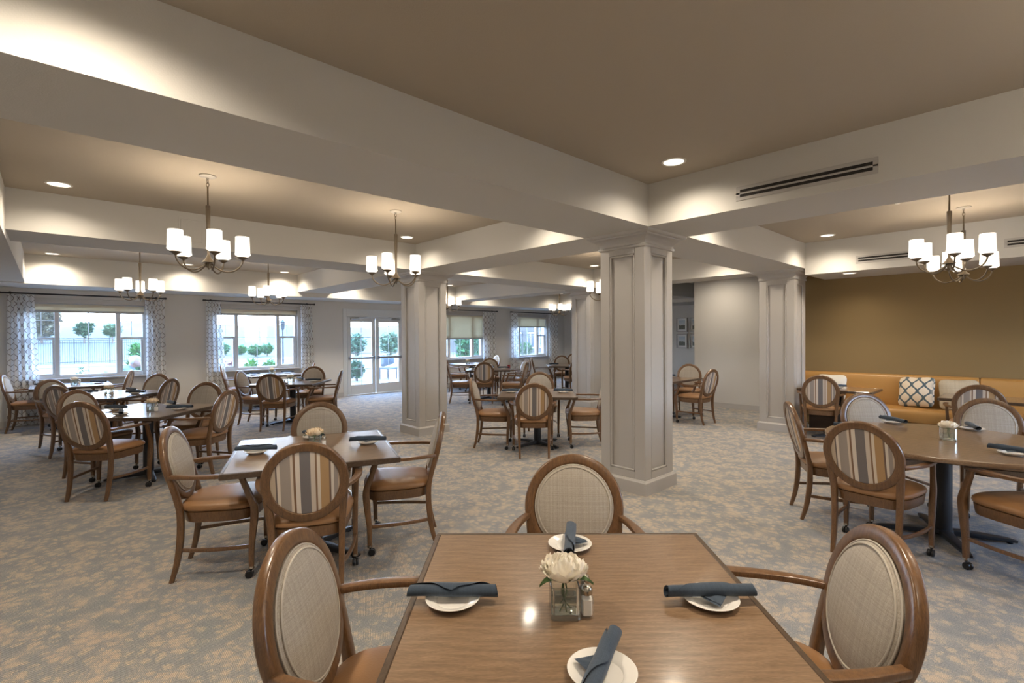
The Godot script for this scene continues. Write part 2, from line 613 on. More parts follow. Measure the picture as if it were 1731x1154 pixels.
func window(n: int, xc: float, y0: float, y1: float, label: String, z := NORTH - 0.1, turn := 0.0) -> void:
	var o := thing("window_%d" % n, label, "", Vector3(xc, 0, z), turn, "", "structure")
	var hw := 0.89
	var fr := Shape.new()
	var h := y1 - y0
	var ym := (y0 + y1) / 2
	for s in [-1, 1]:
		fr.box(Vector3(s * (hw - 0.025), ym, 0), Vector3(0.05, h, 0.09), 0.006)
	fr.box(Vector3(0, y1 - 0.025, 0), Vector3(hw * 2 - 0.1, 0.05, 0.09), 0.006)
	fr.box(Vector3(0, y0 + 0.03, 0), Vector3(hw * 2 - 0.1, 0.06, 0.09), 0.006)
	part("frame", fr.commit(), M.vinyl, o)
	for s in [-1, 1]:
		var mu := Shape.new()
		mu.box(Vector3(s * 0.45, ym, 0), Vector3(0.075, h - 0.1, 0.1), 0.008)
		part("mullion", mu.commit(), M.vinyl, o)
		var sa := Shape.new()
		var x0 := 0.4875
		var x1 := hw - 0.05
		sa.box(Vector3(s * (x0 + x1) / 2, 1.565, 0), Vector3(x1 - x0, 0.045, 0.07), 0.006)
		sa.box(Vector3(s * (x0 + 0.016), (y0 + 0.06 + 1.54) / 2, 0.01), Vector3(0.032, 1.54 - y0 - 0.06, 0.05), 0.005)
		sa.box(Vector3(s * (x1 - 0.016), (y0 + 0.06 + 1.54) / 2, 0.01), Vector3(0.032, 1.54 - y0 - 0.06, 0.05), 0.005)
		sa.box(Vector3(s * (x0 + x1) / 2, y0 + 0.075, 0.01), Vector3(x1 - x0 - 0.064, 0.03, 0.05), 0.005)
		part("sash", sa.commit(), M.vinyl, o)
		for yy in [[y0 + 0.06, 1.545], [1.585, y1 - 0.05]]:
			var g := Shape.new()
			g.box(Vector3(s * (x0 + x1) / 2, (yy[0] + yy[1]) / 2, -0.01), Vector3(x1 - x0, yy[1] - yy[0], 0.004))
			part("pane", g.commit(), M.pane, o)
		var b := Shape.new()
		b.box(Vector3(s * (x0 + x1) / 2, 1.9, -0.016), Vector3(x1 - x0, 0.012, 0.006))
		b.box(Vector3(s * (x0 + x1) / 2, (y1 + 1.59) / 2, -0.016), Vector3(0.012, y1 - 1.64, 0.006))
		part("muntin", b.commit(), M.vinyl, o)
	var g := Shape.new()
	g.box(Vector3(0, (y0 + y1) / 2, -0.01), Vector3(0.825, h - 0.11, 0.004))
	part("pane", g.commit(), M.pane, o)
	var m := Shape.new()
	m.box(Vector3(0, ym, -0.016), Vector3(0.014, h - 0.11, 0.006))
	m.box(Vector3(0, 1.565, -0.016), Vector3(0.825, 0.012, 0.006))
	part("muntin", m.commit(), M.vinyl, o)
	var si := Shape.new()
	si.box(Vector3(0, y0 - 0.012, 0.11), Vector3(hw * 2 + 0.1, 0.026, 0.14), 0.006)
	part("sill", si.commit(), M.trim, o)
	var hd := Shape.new()
	hd.box(Vector3(0, y1 + 0.045, 0.108), Vector3(hw * 2 + 0.06, 0.09, 0.016), 0.004)
	part("head_casing", hd.commit(), M.trim, o)

func roller_shade(xc: float, y0: float, y1: float, label: String) -> void:
	var o := thing("roller_shade", label, "roller shade", Vector3(xc, 0, NORTH - 0.035), 0.0, "roller shades in the windows")
	var f := Shape.new()
	f.box(Vector3(0, (y0 + y1) / 2, 0), Vector3(1.74, y1 - y0, 0.002))
	part("shade_cloth", f.commit(), M.roller, o)
	var b := Shape.new()
	b.box(Vector3(0, y0, 0), Vector3(1.74, 0.045, 0.014), 0.005)
	part("bottom_bar", b.commit(), M.roller_bar, o)
	var t := Shape.new()
	t.tube([Vector3(-0.87, y1 - 0.025, -0.02), Vector3(0.87, y1 - 0.025, -0.02)], 0.022, 10)
	part("roller_tube", t.commit(), M.roller_bar, o)

func curtain(x0: float, x1: float, folds: float, flare: float, label: String) -> void:
	var rows := []
	var uvs := []
	var n := 90
	for j in 26:
		var f := j / 25.0
		var y := lerpf(2.355, 0.025, f)
		var row := PackedVector3Array()
		var ur := PackedVector2Array()
		for i in n + 1:
			var u := float(i) / n
			var amp := lerpf(0.028, 0.042, f)
			var ph := u * folds * TAU
			var x := lerpf(x0, x1, u) + flare * f * (u - 0.3) + 0.008 * sin(ph * 2.0 + f * 2.0)
			var z := NORTH + 0.10 + amp * sin(ph + 0.5 * sin(f * 3.0 + u * 5.0))
			row.append(Vector3(x - x0, y, z))
			ur.append(Vector2(u * (x1 - x0) * 1.75 / 0.115, y / 0.19))
		rows.append(row)
		uvs.append(ur)
	var s := Shape.new()
	s.sheet(rows, uvs)
	whole("curtain", s.commit(80), M.sheer, label, "curtain", "sheer trellis curtains", "", Vector3(x0, 0, 0))

func curtain_rod(x0: float, x1: float, label: String) -> void:
	var o := thing("curtain_rod", label, "curtain rod", Vector3((x0 + x1) / 2, 2.375, NORTH + 0.10), 0.0, "dark curtain rods")
	var h := (x1 - x0) / 2
	var r := Shape.new()
	r.tube([Vector3(-h, 0, 0), Vector3(h, 0, 0)], 0.014, 10)
	part("rod", r.commit(), M.rod, o)
	for s in [-1, 1]:
		var f := Shape.new()
		f.xf = Transform3D(Basis(Vector3(0, 0, 1), -s * PI / 2), Vector3(s * h, 0, 0))
		f.lathe(Vector3.ZERO, [[0.004, -0.01], [0.02, -0.008], [0.02, 0.004], [0.014, 0.008], [0.02, 0.018], [0.024, 0.03], [0.02, 0.042], [0.006, 0.05]], 14)
		part("finial", f.commit(), M.rod, o)
		var b := Shape.new()
		b.box(Vector3(s * (h - 0.12), -0.004, -0.05), Vector3(0.016, 0.02, 0.1), 0.003)
		b.box(Vector3(s * (h - 0.12), -0.004, -0.094), Vector3(0.03, 0.07, 0.012), 0.003)
		part("bracket", b.commit(), M.rod, o)

func glass_doors() -> void:
	var o := thing("door_1", "white double glass doors with push bars between the curtained windows", "", Vector3(6.57, 0, NORTH - 0.1), 0.0, "", "structure")
	var fr := Shape.new()
	for s in [-1, 1]:
		fr.box(Vector3(s * 0.845, 1.055, 0), Vector3(0.05, 2.11, 0.12), 0.006)
		fr.box(Vector3(s * 0.91, 1.15, 0.108), Vector3(0.09, 2.3, 0.018), 0.004)
	fr.box(Vector3(0, 2.085, 0), Vector3(1.64, 0.05, 0.12), 0.006)
	fr.box(Vector3(0, 2.2, 0.108), Vector3(1.73, 0.2, 0.018), 0.004)
	fr.box(Vector3(0, 0.008, 0.02), Vector3(1.64, 0.016, 0.14), 0.004)
	part("door_frame", fr.commit(), M.door_paint, o)
	for s in [-1, 1]:
		var xc: float = s * 0.411
		var l := Shape.new()
		var zc := 0.03
		l.box(Vector3(xc - 0.3525, 1.04, zc), Vector3(0.1, 2.04, 0.045), 0.004)
		l.box(Vector3(xc + 0.3525, 1.04, zc), Vector3(0.1, 2.04, 0.045), 0.004)
		l.box(Vector3(xc, 0.15, zc), Vector3(0.605, 0.26, 0.045), 0.004)
		l.box(Vector3(xc, 2.01, zc), Vector3(0.605, 0.10, 0.045), 0.004)
		var leaf := part("door_leaf", l.commit(), M.door_paint, o)
		var g := Shape.new()
		g.box(Vector3(xc, 1.12, zc - 0.006), Vector3(0.605, 1.68, 0.005))
		part("pane", g.commit(), M.pane, leaf)
		var m := Shape.new()
		m.box(Vector3(xc, 1.12, zc), Vector3(0.014, 1.68, 0.008))
		for k in 3:
			m.box(Vector3(xc, 0.28 + 0.42 * (k + 1), zc), Vector3(0.605, 0.012, 0.008))
		part("muntin", m.commit(), M.vinyl, leaf)
		var b := Shape.new()
		b.box(Vector3(xc, 0.99, zc + 0.07), Vector3(0.72, 0.05, 0.03), 0.008)
		for e in [-1, 1]:
			b.box(Vector3(xc + e * 0.345, 0.99, zc + 0.05), Vector3(0.07, 0.085, 0.06), 0.01)
		part("push_bar", b.commit(), M.steel, leaf)
		var c := Shape.new()
		c.box(Vector3(xc - s * -0.2, 2.045, zc + 0.06), Vector3(0.24, 0.05, 0.06), 0.008)
		c.tube([Vector3(xc + s * 0.2, 2.075, zc + 0.06), Vector3(xc - s * 0.1, 2.085, zc + 0.16)], 0.008)
		part("door_closer", c.commit(), M.steel, leaf)

func slot_vent(face_x: float, z0: float, z1: float, yc: float, label: String) -> void:
	var o := thing("air_vent", label, "air vent", Vector3(face_x, yc, (z0 + z1) / 2), 0.0, "slot vents in the fascias")
	var w := z1 - z0
	var f := Shape.new()
	for q in [[0.043, 0.026], [0.0, 0.014], [-0.043, 0.026]]:
		f.box(Vector3(-0.003, q[0], 0), Vector3(0.006, q[1], w + 0.06), 0.0015)
	for e in [-1, 1]:
		f.box(Vector3(-0.003, 0, e * (w / 2 + 0.015)), Vector3(0.006, 0.06, 0.03))
	part("frame", f.commit(), M.trim, o)
	for s in [-1, 1]:
		var d := Shape.new()
		d.box(Vector3(-0.001, s * 0.0185, 0), Vector3(0.002, 0.023, w))
		part("slot", d.commit(), M.dark, o)

func recessed_light(x: float, y: float, z: float, energy: float, label: String) -> void:
	var o := thing("recessed_light", label, "ceiling light", Vector3(x, y, z), 0.0, "round recessed ceiling lights")
	var t := Shape.new()
	var rings := []
	for q in [[0.098, 0.0], [0.097, -0.005], [0.09, -0.008], [0.08, -0.006], [0.078, 0.0]]:
		var ring := PackedVector3Array()
		for i in 32:
			ring.append(Vector3(cos(TAU * i / 32) * q[0], q[1], sin(TAU * i / 32) * q[0]))
		rings.append(ring)
	t.loft(rings, true, false, false)
	part("trim_ring", t.commit(), M.can_trim, o)
	var l := Shape.new()
	l.lathe(Vector3.ZERO, [[0.079, -0.001], [0.078, -0.004], [0.05, -0.005], [0.02, -0.0055]], 24)
	part("lens", l.commit(), M.lens, o)
	var s := SpotLight3D.new()
	s.name = "lamp"
	o.add_child(s, true)
	s.position = Vector3(0, -0.02, 0)
	s.rotation_degrees.x = -90
	s.light_color = Color(1.0, 0.94, 0.85)
	s.light_energy = energy
	s.spot_angle = 78.0
	s.spot_angle_attenuation = 1.0
	s.spot_range = 20.0
	s.spot_attenuation = 2.0
	s.light_size = 0.07
	s.shadow_enabled = true

func chandelier(x: float, z: float, phase: float, label: String) -> void:
	var o := thing("chandelier", label, "chandelier", Vector3(x, CEIL, z), phase, "five-light chandeliers")
	var c := Shape.new()
	c.lathe(Vector3.ZERO, [[0.066, 0.0], [0.066, -0.008], [0.058, -0.014], [0.012, -0.02], [0.008, -0.035]], 28)
	part("canopy", c.commit(), M.canopy, o)
	var k := Shape.new()
	for q in [[-0.05, 0.0], [-0.078, PI / 2]]:
		var pts := []
		for i in 16:
			var a := TAU * i / 16
			pts.append(Vector3(0, q[0], 0) + Vector3(cos(q[1]) * cos(a) * 0.011, sin(a) * 0.02, sin(q[1]) * cos(a) * 0.011))
		k.sweep(pts, rounded(6, 1.0), [Vector2(0.0028, 0.0028)], Vector3(-sin(q[1]), 0, cos(q[1])), true)
	part("chain_link", k.commit(), M.nickel, o)
	var r := Shape.new()
	r.lathe(Vector3.ZERO, [[0.007, -0.092], [0.0075, -0.26]], 12)
	part("rod", r.commit(), M.nickel, o)
	var s := Shape.new()
	s.lathe(Vector3.ZERO, [[0.008, -0.255], [0.019, -0.26], [0.0195, -0.275], [0.018, -0.35], [0.0105, -0.66], [0.0105, -0.69]], 18)
	part("stem", s.commit(), M.nickel, o)
	var h := Shape.new()
	h.lathe(Vector3.ZERO, [[0.0105, -0.685], [0.016, -0.70], [0.03, -0.725], [0.05, -0.745], [0.052, -0.752], [0.02, -0.757], [0.018, -0.79], [0.008, -0.80], [0.006, -0.812]], 22)
	part("hub", h.commit(), M.nickel, o)
	for i in 5:
		var a := TAU * i / 5
		var d := Vector3(cos(a), 0, sin(a))
		var arm := Shape.new()
		var pts := curve([d * 0.022 + Vector3(0, -0.76, 0), d * 0.05 + Vector3(0, -0.79, 0), d * 0.11 + Vector3(0, -0.823, 0), d * 0.17 + Vector3(0, -0.825, 0), d * 0.225 + Vector3(0, -0.795, 0), d * 0.256 + Vector3(0, -0.75, 0), d * 0.262 + Vector3(0, -0.715, 0)], 4)
		arm.sweep(pts, rounded(8, 1.0), [Vector2(0.0068, 0.0068)], Vector3(-d.z, 0, d.x))
		part("arm", arm.commit(), M.nickel, o)
		var e := d * 0.262
		var cup := Shape.new()
		cup.lathe(e, [[0.008, -0.722], [0.014, -0.716], [0.03, -0.705], [0.042, -0.697], [0.044, -0.692], [0.03, -0.69]], 18)
		part("cup", cup.commit(), M.nickel, o)
		var sh := Shape.new()   # open frosted glass with a flared foot, wall of its own thickness
		sh.lathe(e, [[0.038, -0.690], [0.060, -0.674], [0.063, -0.668], [0.060, -0.655], [0.058, -0.60], [0.056, -0.515], [0.053, -0.513], [0.053, -0.518], [0.055, -0.60], [0.056, -0.655], [0.034, -0.684]], 24, true, true)
		part("shade", sh.commit(), M.shade, o)
		var l := OmniLight3D.new()
		l.name = "bulb"
		o.add_child(l, true)
		l.position = e + Vector3(0, -0.58, 0)
		l.light_color = Color(1.0, 0.94, 0.86)
		l.light_energy = BULB
		l.omni_range = 20.0
		l.omni_attenuation = 2.0
		l.light_size = 0.04
		l.shadow_enabled = true

const SOUTH := [5.4, 7.8]
const BULB := 0.07
const CAN := 2.5

# ---------------------------------------------------------------- furniture
var chair0: Node3D

func plan(n: int, wf: float, wb: float, zf: float, zb: float, inset: float, y: float, bow := 0.03) -> PackedVector3Array:
	var ring := PackedVector3Array()
	var zc := (zf + zb) / 2
	var hd := (zf - zb) / 2 - inset
	for i in n:
		var a := TAU * i / n
		var c := signf(cos(a)) * pow(absf(cos(a)), 0.5)
		var s := signf(sin(a)) * pow(absf(sin(a)), 0.5)
		var w := lerpf(wb, wf, (s + 1) / 2) - inset
		ring.append(Vector3(c * w, y, zc + s * hd + (bow * (1 - c * c) * maxf(s, 0.0))))
	return ring

func make_armchair(label: String) -> Node3D:
	var o := thing("armchair", label, "chair", Vector3.ZERO, 0.0, "oval-back armchairs around the dining tables")
	# seat
	var s := Shape.new()
	var rings := []
	for q in [[0.446, 0.02], [0.452, 0.006], [0.466, 0.0], [0.482, 0.004], [0.495, 0.02], [0.503, 0.05], [0.508, 0.09], [0.511, 0.15]]:
		rings.append(plan(44, 0.272, 0.222, 0.235, -0.235, q[1], q[0]))
	s.loft(rings)
	part("seat", s.commit(60), M.leather, o)
	var f := Shape.new()
	rings = []
	for q in [[0.376, 0.022], [0.38, 0.018], [0.442, 0.010], [0.447, 0.016]]:
		rings.append(plan(44, 0.275, 0.222, 0.235, -0.232, q[1], q[0]))
	f.loft(rings)
	part("seat_frame", f.commit(), M.chair_wood, o)
	# tilted plane of the back
	var tilt := deg_to_rad(13.5)
	var back := Transform3D(Basis(Vector3(1, 0, 0), -tilt), Vector3(0, 0.727, -0.280))
	var ring0 := Shape.new()
	ring0.xf = back
	var pts := []
	for i in 56:
		var a := TAU * i / 56
		pts.append(Vector3(cos(a) * 0.2125, sin(a) * 0.2225, 0))
	rings = []
	var sec := [Vector2(0.026, -0.012), Vector2(0.026, 0.010), Vector2(0.018, 0.018), Vector2(-0.012, 0.019), Vector2(-0.024, 0.012), Vector2(-0.026, 0.004), Vector2(-0.026, -0.014), Vector2(-0.020, -0.020), Vector2(0.018, -0.020)]
	for i in 56:
		var a := TAU * i / 56
		var out := Vector3(cos(a), sin(a), 0)
		var ring := PackedVector3Array()
		for p in sec:
			ring.append(pts[i] + out * p.x + Vector3(0, 0, p.y))
		rings.append(ring)
	ring0.loft(rings, true, false, false, true)
	part("back_frame", ring0.commit(50), M.chair_wood, o)
	var pad := Shape.new()
	pad.xf = back
	rings = []
	for q in [[0.188, -0.004], [0.188, 0.012], [0.184, 0.020], [0.17, 0.028], [0.14, 0.035], [0.09, 0.040], [0.03, 0.042]]:
		var ring := PackedVector3Array()
		for i in 48:
			var a := TAU * i / 48
			ring.append(Vector3(cos(a) * q[0], sin(a) * (q[0] + 0.010 * q[0] / 0.188), q[1]))
		rings.append(ring)
	pad.loft(rings)
	var pd := part("back_cushion", pad.commit(60), M.linen, o)
	var pip := Shape.new()
	pip.xf = back
	for rr in [0.187, 0.174]:
		pts = []
		for i in 48:
			var a := TAU * i / 48
			pts.append(Vector3(cos(a) * rr, sin(a) * (rr + 0.01), 0.0185 if rr > 0.18 else 0.0275))
		pip.sweep(pts, rounded(6, 1.0), [Vector2(0.0035, 0.0035)], Vector3(0, 0, 1), true)
	part("piping", pip.commit(60), M.piping, pd)
	var bk := Shape.new()
	bk.xf = back
	rings = []
	for q in [[0.188, -0.002], [0.188, -0.011], [0.18, -0.014], [0.10, -0.017], [0.02, -0.018]]:
		var ring := PackedVector3Array()
		for i in 48:
			var a := TAU * i / 48
			ring.append(Vector3(cos(a) * q[0], sin(a) * (q[0] + 0.010 * q[0] / 0.188), q[1]))
		rings.append(ring)
	bk.loft(rings)
	part("striped_back_panel", bk.commit(60), M.stripes, o)
	var rect := rounded(12, 0.45)
	for e in [-1, 1]:
		# front leg and arm post in one piece
		var leg := Shape.new()
		var path := curve([Vector3(e * 0.262, 0.062, 0.205), Vector3(e * 0.262, 0.20, 0.207), Vector3(e * 0.263, 0.36, 0.222), Vector3(e * 0.266, 0.46, 0.226), Vector3(e * 0.272, 0.56, 0.192), Vector3(e * 0.279, 0.672, 0.152)], 4)
		leg.sweep(path, rect, sizes([Vector2(0.0145, 0.015), Vector2(0.017, 0.018), Vector2(0.02, 0.024), Vector2(0.019, 0.024), Vector2(0.016, 0.019), Vector2(0.015, 0.017)], path.size()), Vector3(1, 0, 0))
		var lg := part("leg", leg.commit(50), M.chair_wood, o)
		var ca := Shape.new()
		ca.lathe(Vector3(e * 0.262, 0, 0.205), [[0.017, 0.076], [0.018, 0.062], [0.012, 0.056], [0.007, 0.05], [0.007, 0.04]], 12)
		var cap_ := part("caster_cap", ca.commit(), M.chrome, lg)
		var wh := Shape.new()
		for w in [-1, 1]:
			wh.xf = Transform3D(Basis(Vector3(0, 0, 1), PI / 2), Vector3(e * 0.262 + w * 0.011, 0.025, 0.192))
			wh.lathe(Vector3.ZERO, [[0.012, -0.009], [0.021, -0.0085], [0.0245, -0.004], [0.0245, 0.004], [0.021, 0.0085], [0.012, 0.009]], 16)
		wh.xf = Transform3D.IDENTITY
		part("caster_wheel", wh.commit(), M.rubber, lg)
		# rear leg rising into the oval
		var rl := Shape.new()
		path = curve([Vector3(e * 0.184, 0.0, -0.272), Vector3(e * 0.187, 0.12, -0.238), Vector3(e * 0.190, 0.28, -0.216), Vector3(e * 0.194, 0.44, -0.214), Vector3(e * 0.200, 0.54, -0.232), Vector3(e * 0.207, 0.63, -0.254), Vector3(e * 0.214, 0.70, -0.272)], 4)
		rl.sweep(path, rect, sizes([Vector2(0.0135, 0.0135), Vector2(0.016, 0.018), Vector2(0.0185, 0.021), Vector2(0.020, 0.020), Vector2(0.022, 0.018), Vector2(0.024, 0.017), Vector2(0.018, 0.015)], path.size()), Vector3(1, 0, 0))
		part("leg", rl.commit(50), M.chair_wood, o)
		var arm := Shape.new()
		path = curve([Vector3(e * 0.224, 0.683, -0.262), Vector3(e * 0.258, 0.684, -0.17), Vector3(e * 0.284, 0.682, -0.05), Vector3(e * 0.290, 0.682, 0.08), Vector3(e * 0.280, 0.681, 0.185)], 4)
		arm.sweep(path, rect, sizes([Vector2(0.0155, 0.0125), Vector2(0.019, 0.0125), Vector2(0.023, 0.0125), Vector2(0.025, 0.0125), Vector2(0.023, 0.0125)], path.size()), Vector3(1, 0, 0))
		part("arm", arm.commit(50), M.chair_wood, o)
		var stt := Shape.new()
		path = curve([Vector3(e * 0.188, 0.205, -0.222), Vector3(e * 0.225, 0.203, -0.10), Vector3(e * 0.252, 0.203, 0.05), Vector3(e * 0.261, 0.205, 0.20)], 4)
		stt.sweep(path, rect, [Vector2(0.010, 0.012)], Vector3(1, 0, 0))
		part("stretcher", stt.commit(50), M.chair_wood, o)
	return o

func place_chair(x: float, z: float, deg: float, label: String) -> void:
	if chair0 == null:
		chair0 = make_armchair(label)
		chair0.position = Vector3(x, 0, z)
		chair0.rotation.y = deg_to_rad(deg)
	else:
		dup(chair0, "armchair", label, Vector3(x, 0, z), deg_to_rad(deg))

const TOP := 0.745
var table0: Node3D

func pedestal(o: Node3D, h: float, r: float, reach: float) -> void:
	var c := Shape.new()
	c.lathe(Vector3.ZERO, [[r + 0.012, 0.035], [r + 0.008, 0.06], [r, 0.065], [r, h - 0.05], [r + 0.02, h - 0.045], [r + 0.02, h - 0.036]], 24)
	part("pedestal", c.commit(), M.iron, o)
	var b := Shape.new()
	for k in 4:
		var a := PI / 4 + k * PI / 2
		var d := Vector3(cos(a), 0, sin(a))
		b.sweep([d * 0.02 + Vector3(0, 0.040, 0), d * reach * 0.5 + Vector3(0, 0.034, 0), d * (reach - 0.05) + Vector3(0, 0.026, 0), d * reach + Vector3(0, 0.018, 0)], rounded(12, 0.5), [Vector2(0.042, 0.026), Vector2(0.034, 0.020), Vector2(0.026, 0.014), Vector2(0.018, 0.010)], Vector3(-d.z, 0, d.x))
		b.lathe(d * (reach - 0.04), [[0.018, 0.0], [0.02, 0.006], [0.012, 0.014]], 10)
	part("base", b.commit(), M.iron, o)
	var p := Shape.new()
	p.box(Vector3(0, h - 0.041, 0), Vector3(0.42, 0.01, 0.06), 0.003)
	p.box(Vector3(0, h - 0.041, 0), Vector3(0.06, 0.01, 0.42), 0.003)
	part("top_plate", p.commit(), M.iron, o)

func make_table(called: String, label: String, sx: float, sz: float, h: float) -> Node3D:
	var o := thing(called, label, "table", Vector3.ZERO, 0.0, "square pedestal dining tables")
	var t := Shape.new()
	var e := 0.022
	t.box(Vector3(0, h - 0.018, 0), Vector3(sx - 2 * e, 0.036, sz - 2 * e))
	part("tabletop", t.commit(), M.table_wood, o)
	var b := Shape.new()
	for s in [-1, 1]:
		b.box(Vector3(0, h - 0.0185, s * (sz / 2 - e / 2)), Vector3(sx, 0.037, e), 0.004)
		b.box(Vector3(s * (sx / 2 - e / 2), h - 0.0185, 0), Vector3(e, 0.037, sz - 2 * e), 0.004)
	part("edge_band", b.commit(), M.table_edge, o)
	pedestal(o, h, 0.052, 0.40)
	return o

func place_table(x: float, z: float, deg: float, label: String) -> void:
	if table0 == null:
		table0 = make_table("dining_table", label, 1.075, 1.075, TOP)
		table0.position = Vector3(x, 0, z)
		table0.rotation.y = deg_to_rad(deg)
	else:
		dup(table0, "dining_table", label, Vector3(x, 0, z), deg_to_rad(deg))

func round_table(x: float, z: float) -> void:
	var o := thing("round_table", "large round walnut pedestal table before the leather booth bench", "table", Vector3(x, 0, z), deg_to_rad(-20))
	var t := Shape.new()
	t.lathe(Vector3.ZERO, [[0.745, TOP - 0.04], [0.760, TOP - 0.036], [0.767, TOP - 0.028], [0.767, TOP - 0.010], [0.762, TOP - 0.003], [0.745, TOP]], 72)
	part("tabletop", t.commit(), M.table_wood, o)
	pedestal(o, TOP - 0.004, 0.06, 0.44)

var plate0: Node3D
var napkin0: Node3D

func place_plate(p: Vector3, label: String) -> void:
	if plate0 == null:
		var s := Shape.new()
		s.lathe(Vector3.ZERO, [[0.046, 0.0], [0.048, 0.003], [0.056, 0.0045], [0.079, 0.0155], [0.083, 0.018], [0.0835, 0.0195], [0.081, 0.0205], [0.060, 0.0135], [0.054, 0.0105], [0.05, 0.008], [0.02, 0.0072]], 40)
		plate0 = whole("side_plate", s.commit(30), M.plate, label, "plate", "white side plates under the rolled napkins", "", p)
	else:
		dup(plate0, "side_plate", label, p, 0.0)

func place_napkin(p: Vector3, turn: float, label: String) -> void:
	if napkin0 == null:
		var o := thing("rolled_napkin", label, "napkin", Vector3.ZERO, 0.0, "navy napkin rolls on the side plates")
		var s := Shape.new()
		var rows := []
		var nu := 28
		for i in nu + 1:
			var u := -1.0 + 2.0 * i / nu
			var row := PackedVector3Array()
			# cloth wound 2.4 turns; the loose corner ends earlier toward both ends
			var last := 15.6 - 2.4 * absf(u) + 0.15 * sin(u * 9.0)
			for k in 61:
				var f := k / 60.0
				var a := f * last
				var r := 0.0085 + 0.0150 * a / 15.6 + 0.0007 * sin(u * 6.0 + a * 1.3) + 0.0014 * sin(a * 2.0 + u)
				row.append(Vector3(u * (0.135 - 0.004 * sin(a)) , 0.0245 + r * sin(a - 0.4) * 0.95, r * cos(a - 0.4)))
			rows.append(row)
		s.sheet(rows)
		part("roll", s.commit(60), M.napkin, o)
		var w := Shape.new()   # folded corner lying on the plate
		rows = []
		for i in 9:
			var f := i / 8.0
			var row := PackedVector3Array()
			for k in 9:
				var g := -1.0 + 2.0 * k / 8.0
				row.append(Vector3(g * 0.046 * (1.0 - f), 0.0105 + 0.004 * (1 - f) + 0.0035 * sin(g * 4.0 + f * 3.0) * (1 - f), 0.008 + f * 0.062))
			rows.append(row)
		w.sheet(rows)
		var w2 := []
		for r in rows:
			var row := PackedVector3Array()
			for q in r: row.append(q + Vector3(0.006, 0.003, -0.004))
			w2.append(row)
		w.sheet(w2)
		part("corner_flap", w.commit(60), M.napkin, o)
		napkin0 = o
		o.position = p
		o.rotation.y = turn
	else:
		dup(napkin0, "rolled_napkin", label, p, turn)

var vase0: Node3D
var flower0: Node3D
var shaker0: Node3D

func make_vase(label: String) -> Node3D:
	var o := thing("glass_vase", label, "vase", Vector3.ZERO, 0.0, "square glass vases on the tables")
	var s := Shape.new()
	var hw := 0.042
	var rings := []
	for q in [[hw - 0.003, 0.0], [hw, 0.003], [hw, 0.093], [hw - 0.002, 0.095], [hw - 0.0045, 0.093], [hw - 0.005, 0.016], [hw - 0.012, 0.012]]:
		var ring := PackedVector3Array()
		for p in Shape.oct(q[0], q[0], 0.006):
			ring.append(Vector3(p.x, q[1], p.y))
		rings.append(ring)
	s.loft(rings)
	part("glass_wall", s.commit(), M.glass, o)
	var w := Shape.new()
	rings = []
	for q in [[hw - 0.0135, 0.0128], [hw - 0.0056, 0.0168], [hw - 0.0056, 0.050]]:
		var ring := PackedVector3Array()
		for p in Shape.oct(q[0], q[0], 0.006):
			ring.append(Vector3(p.x, q[1], p.y))
		rings.append(ring)
	w.loft(rings)
	part("water", w.commit(), M.water, o)
	return o

# a petal is a patch of a cup: radius, height, how far it reaches up, half width in radians
func petal_mesh(sd: int, r: float, h: float, top: float, span: float, open: float) -> ArrayMesh:
	rng.seed = sd
	var a0 := rng.randf() * 6.0
	var rows := []
	for j in 10:
		var f := j / 9.0
		var row := PackedVector3Array()
		var w := span * sqrt(clampf(sin(PI * (0.12 + 0.80 * f)), 0.02, 1.0))
		for i in 11:
			var g := -1.0 + 2.0 * i / 10.0
			var reach := f * (1.0 - 0.10 * g * g + 0.05 * sin(g * 7.0 + a0))
			var phi := lerpf(-1.35, top, reach)
			var rr := r * cos(phi) + open * reach * reach * 0.02 + 0.003 * sin(g * 4.5 + a0 + f * 2.0) * f + 0.004 * g * g * f
			row.append(Vector3(sin(g * w) * rr, h * sin(phi), cos(g * w) * rr))
		rows.append(row)
	var s := Shape.new()
	s.sheet(rows)
	return s.commit(80)

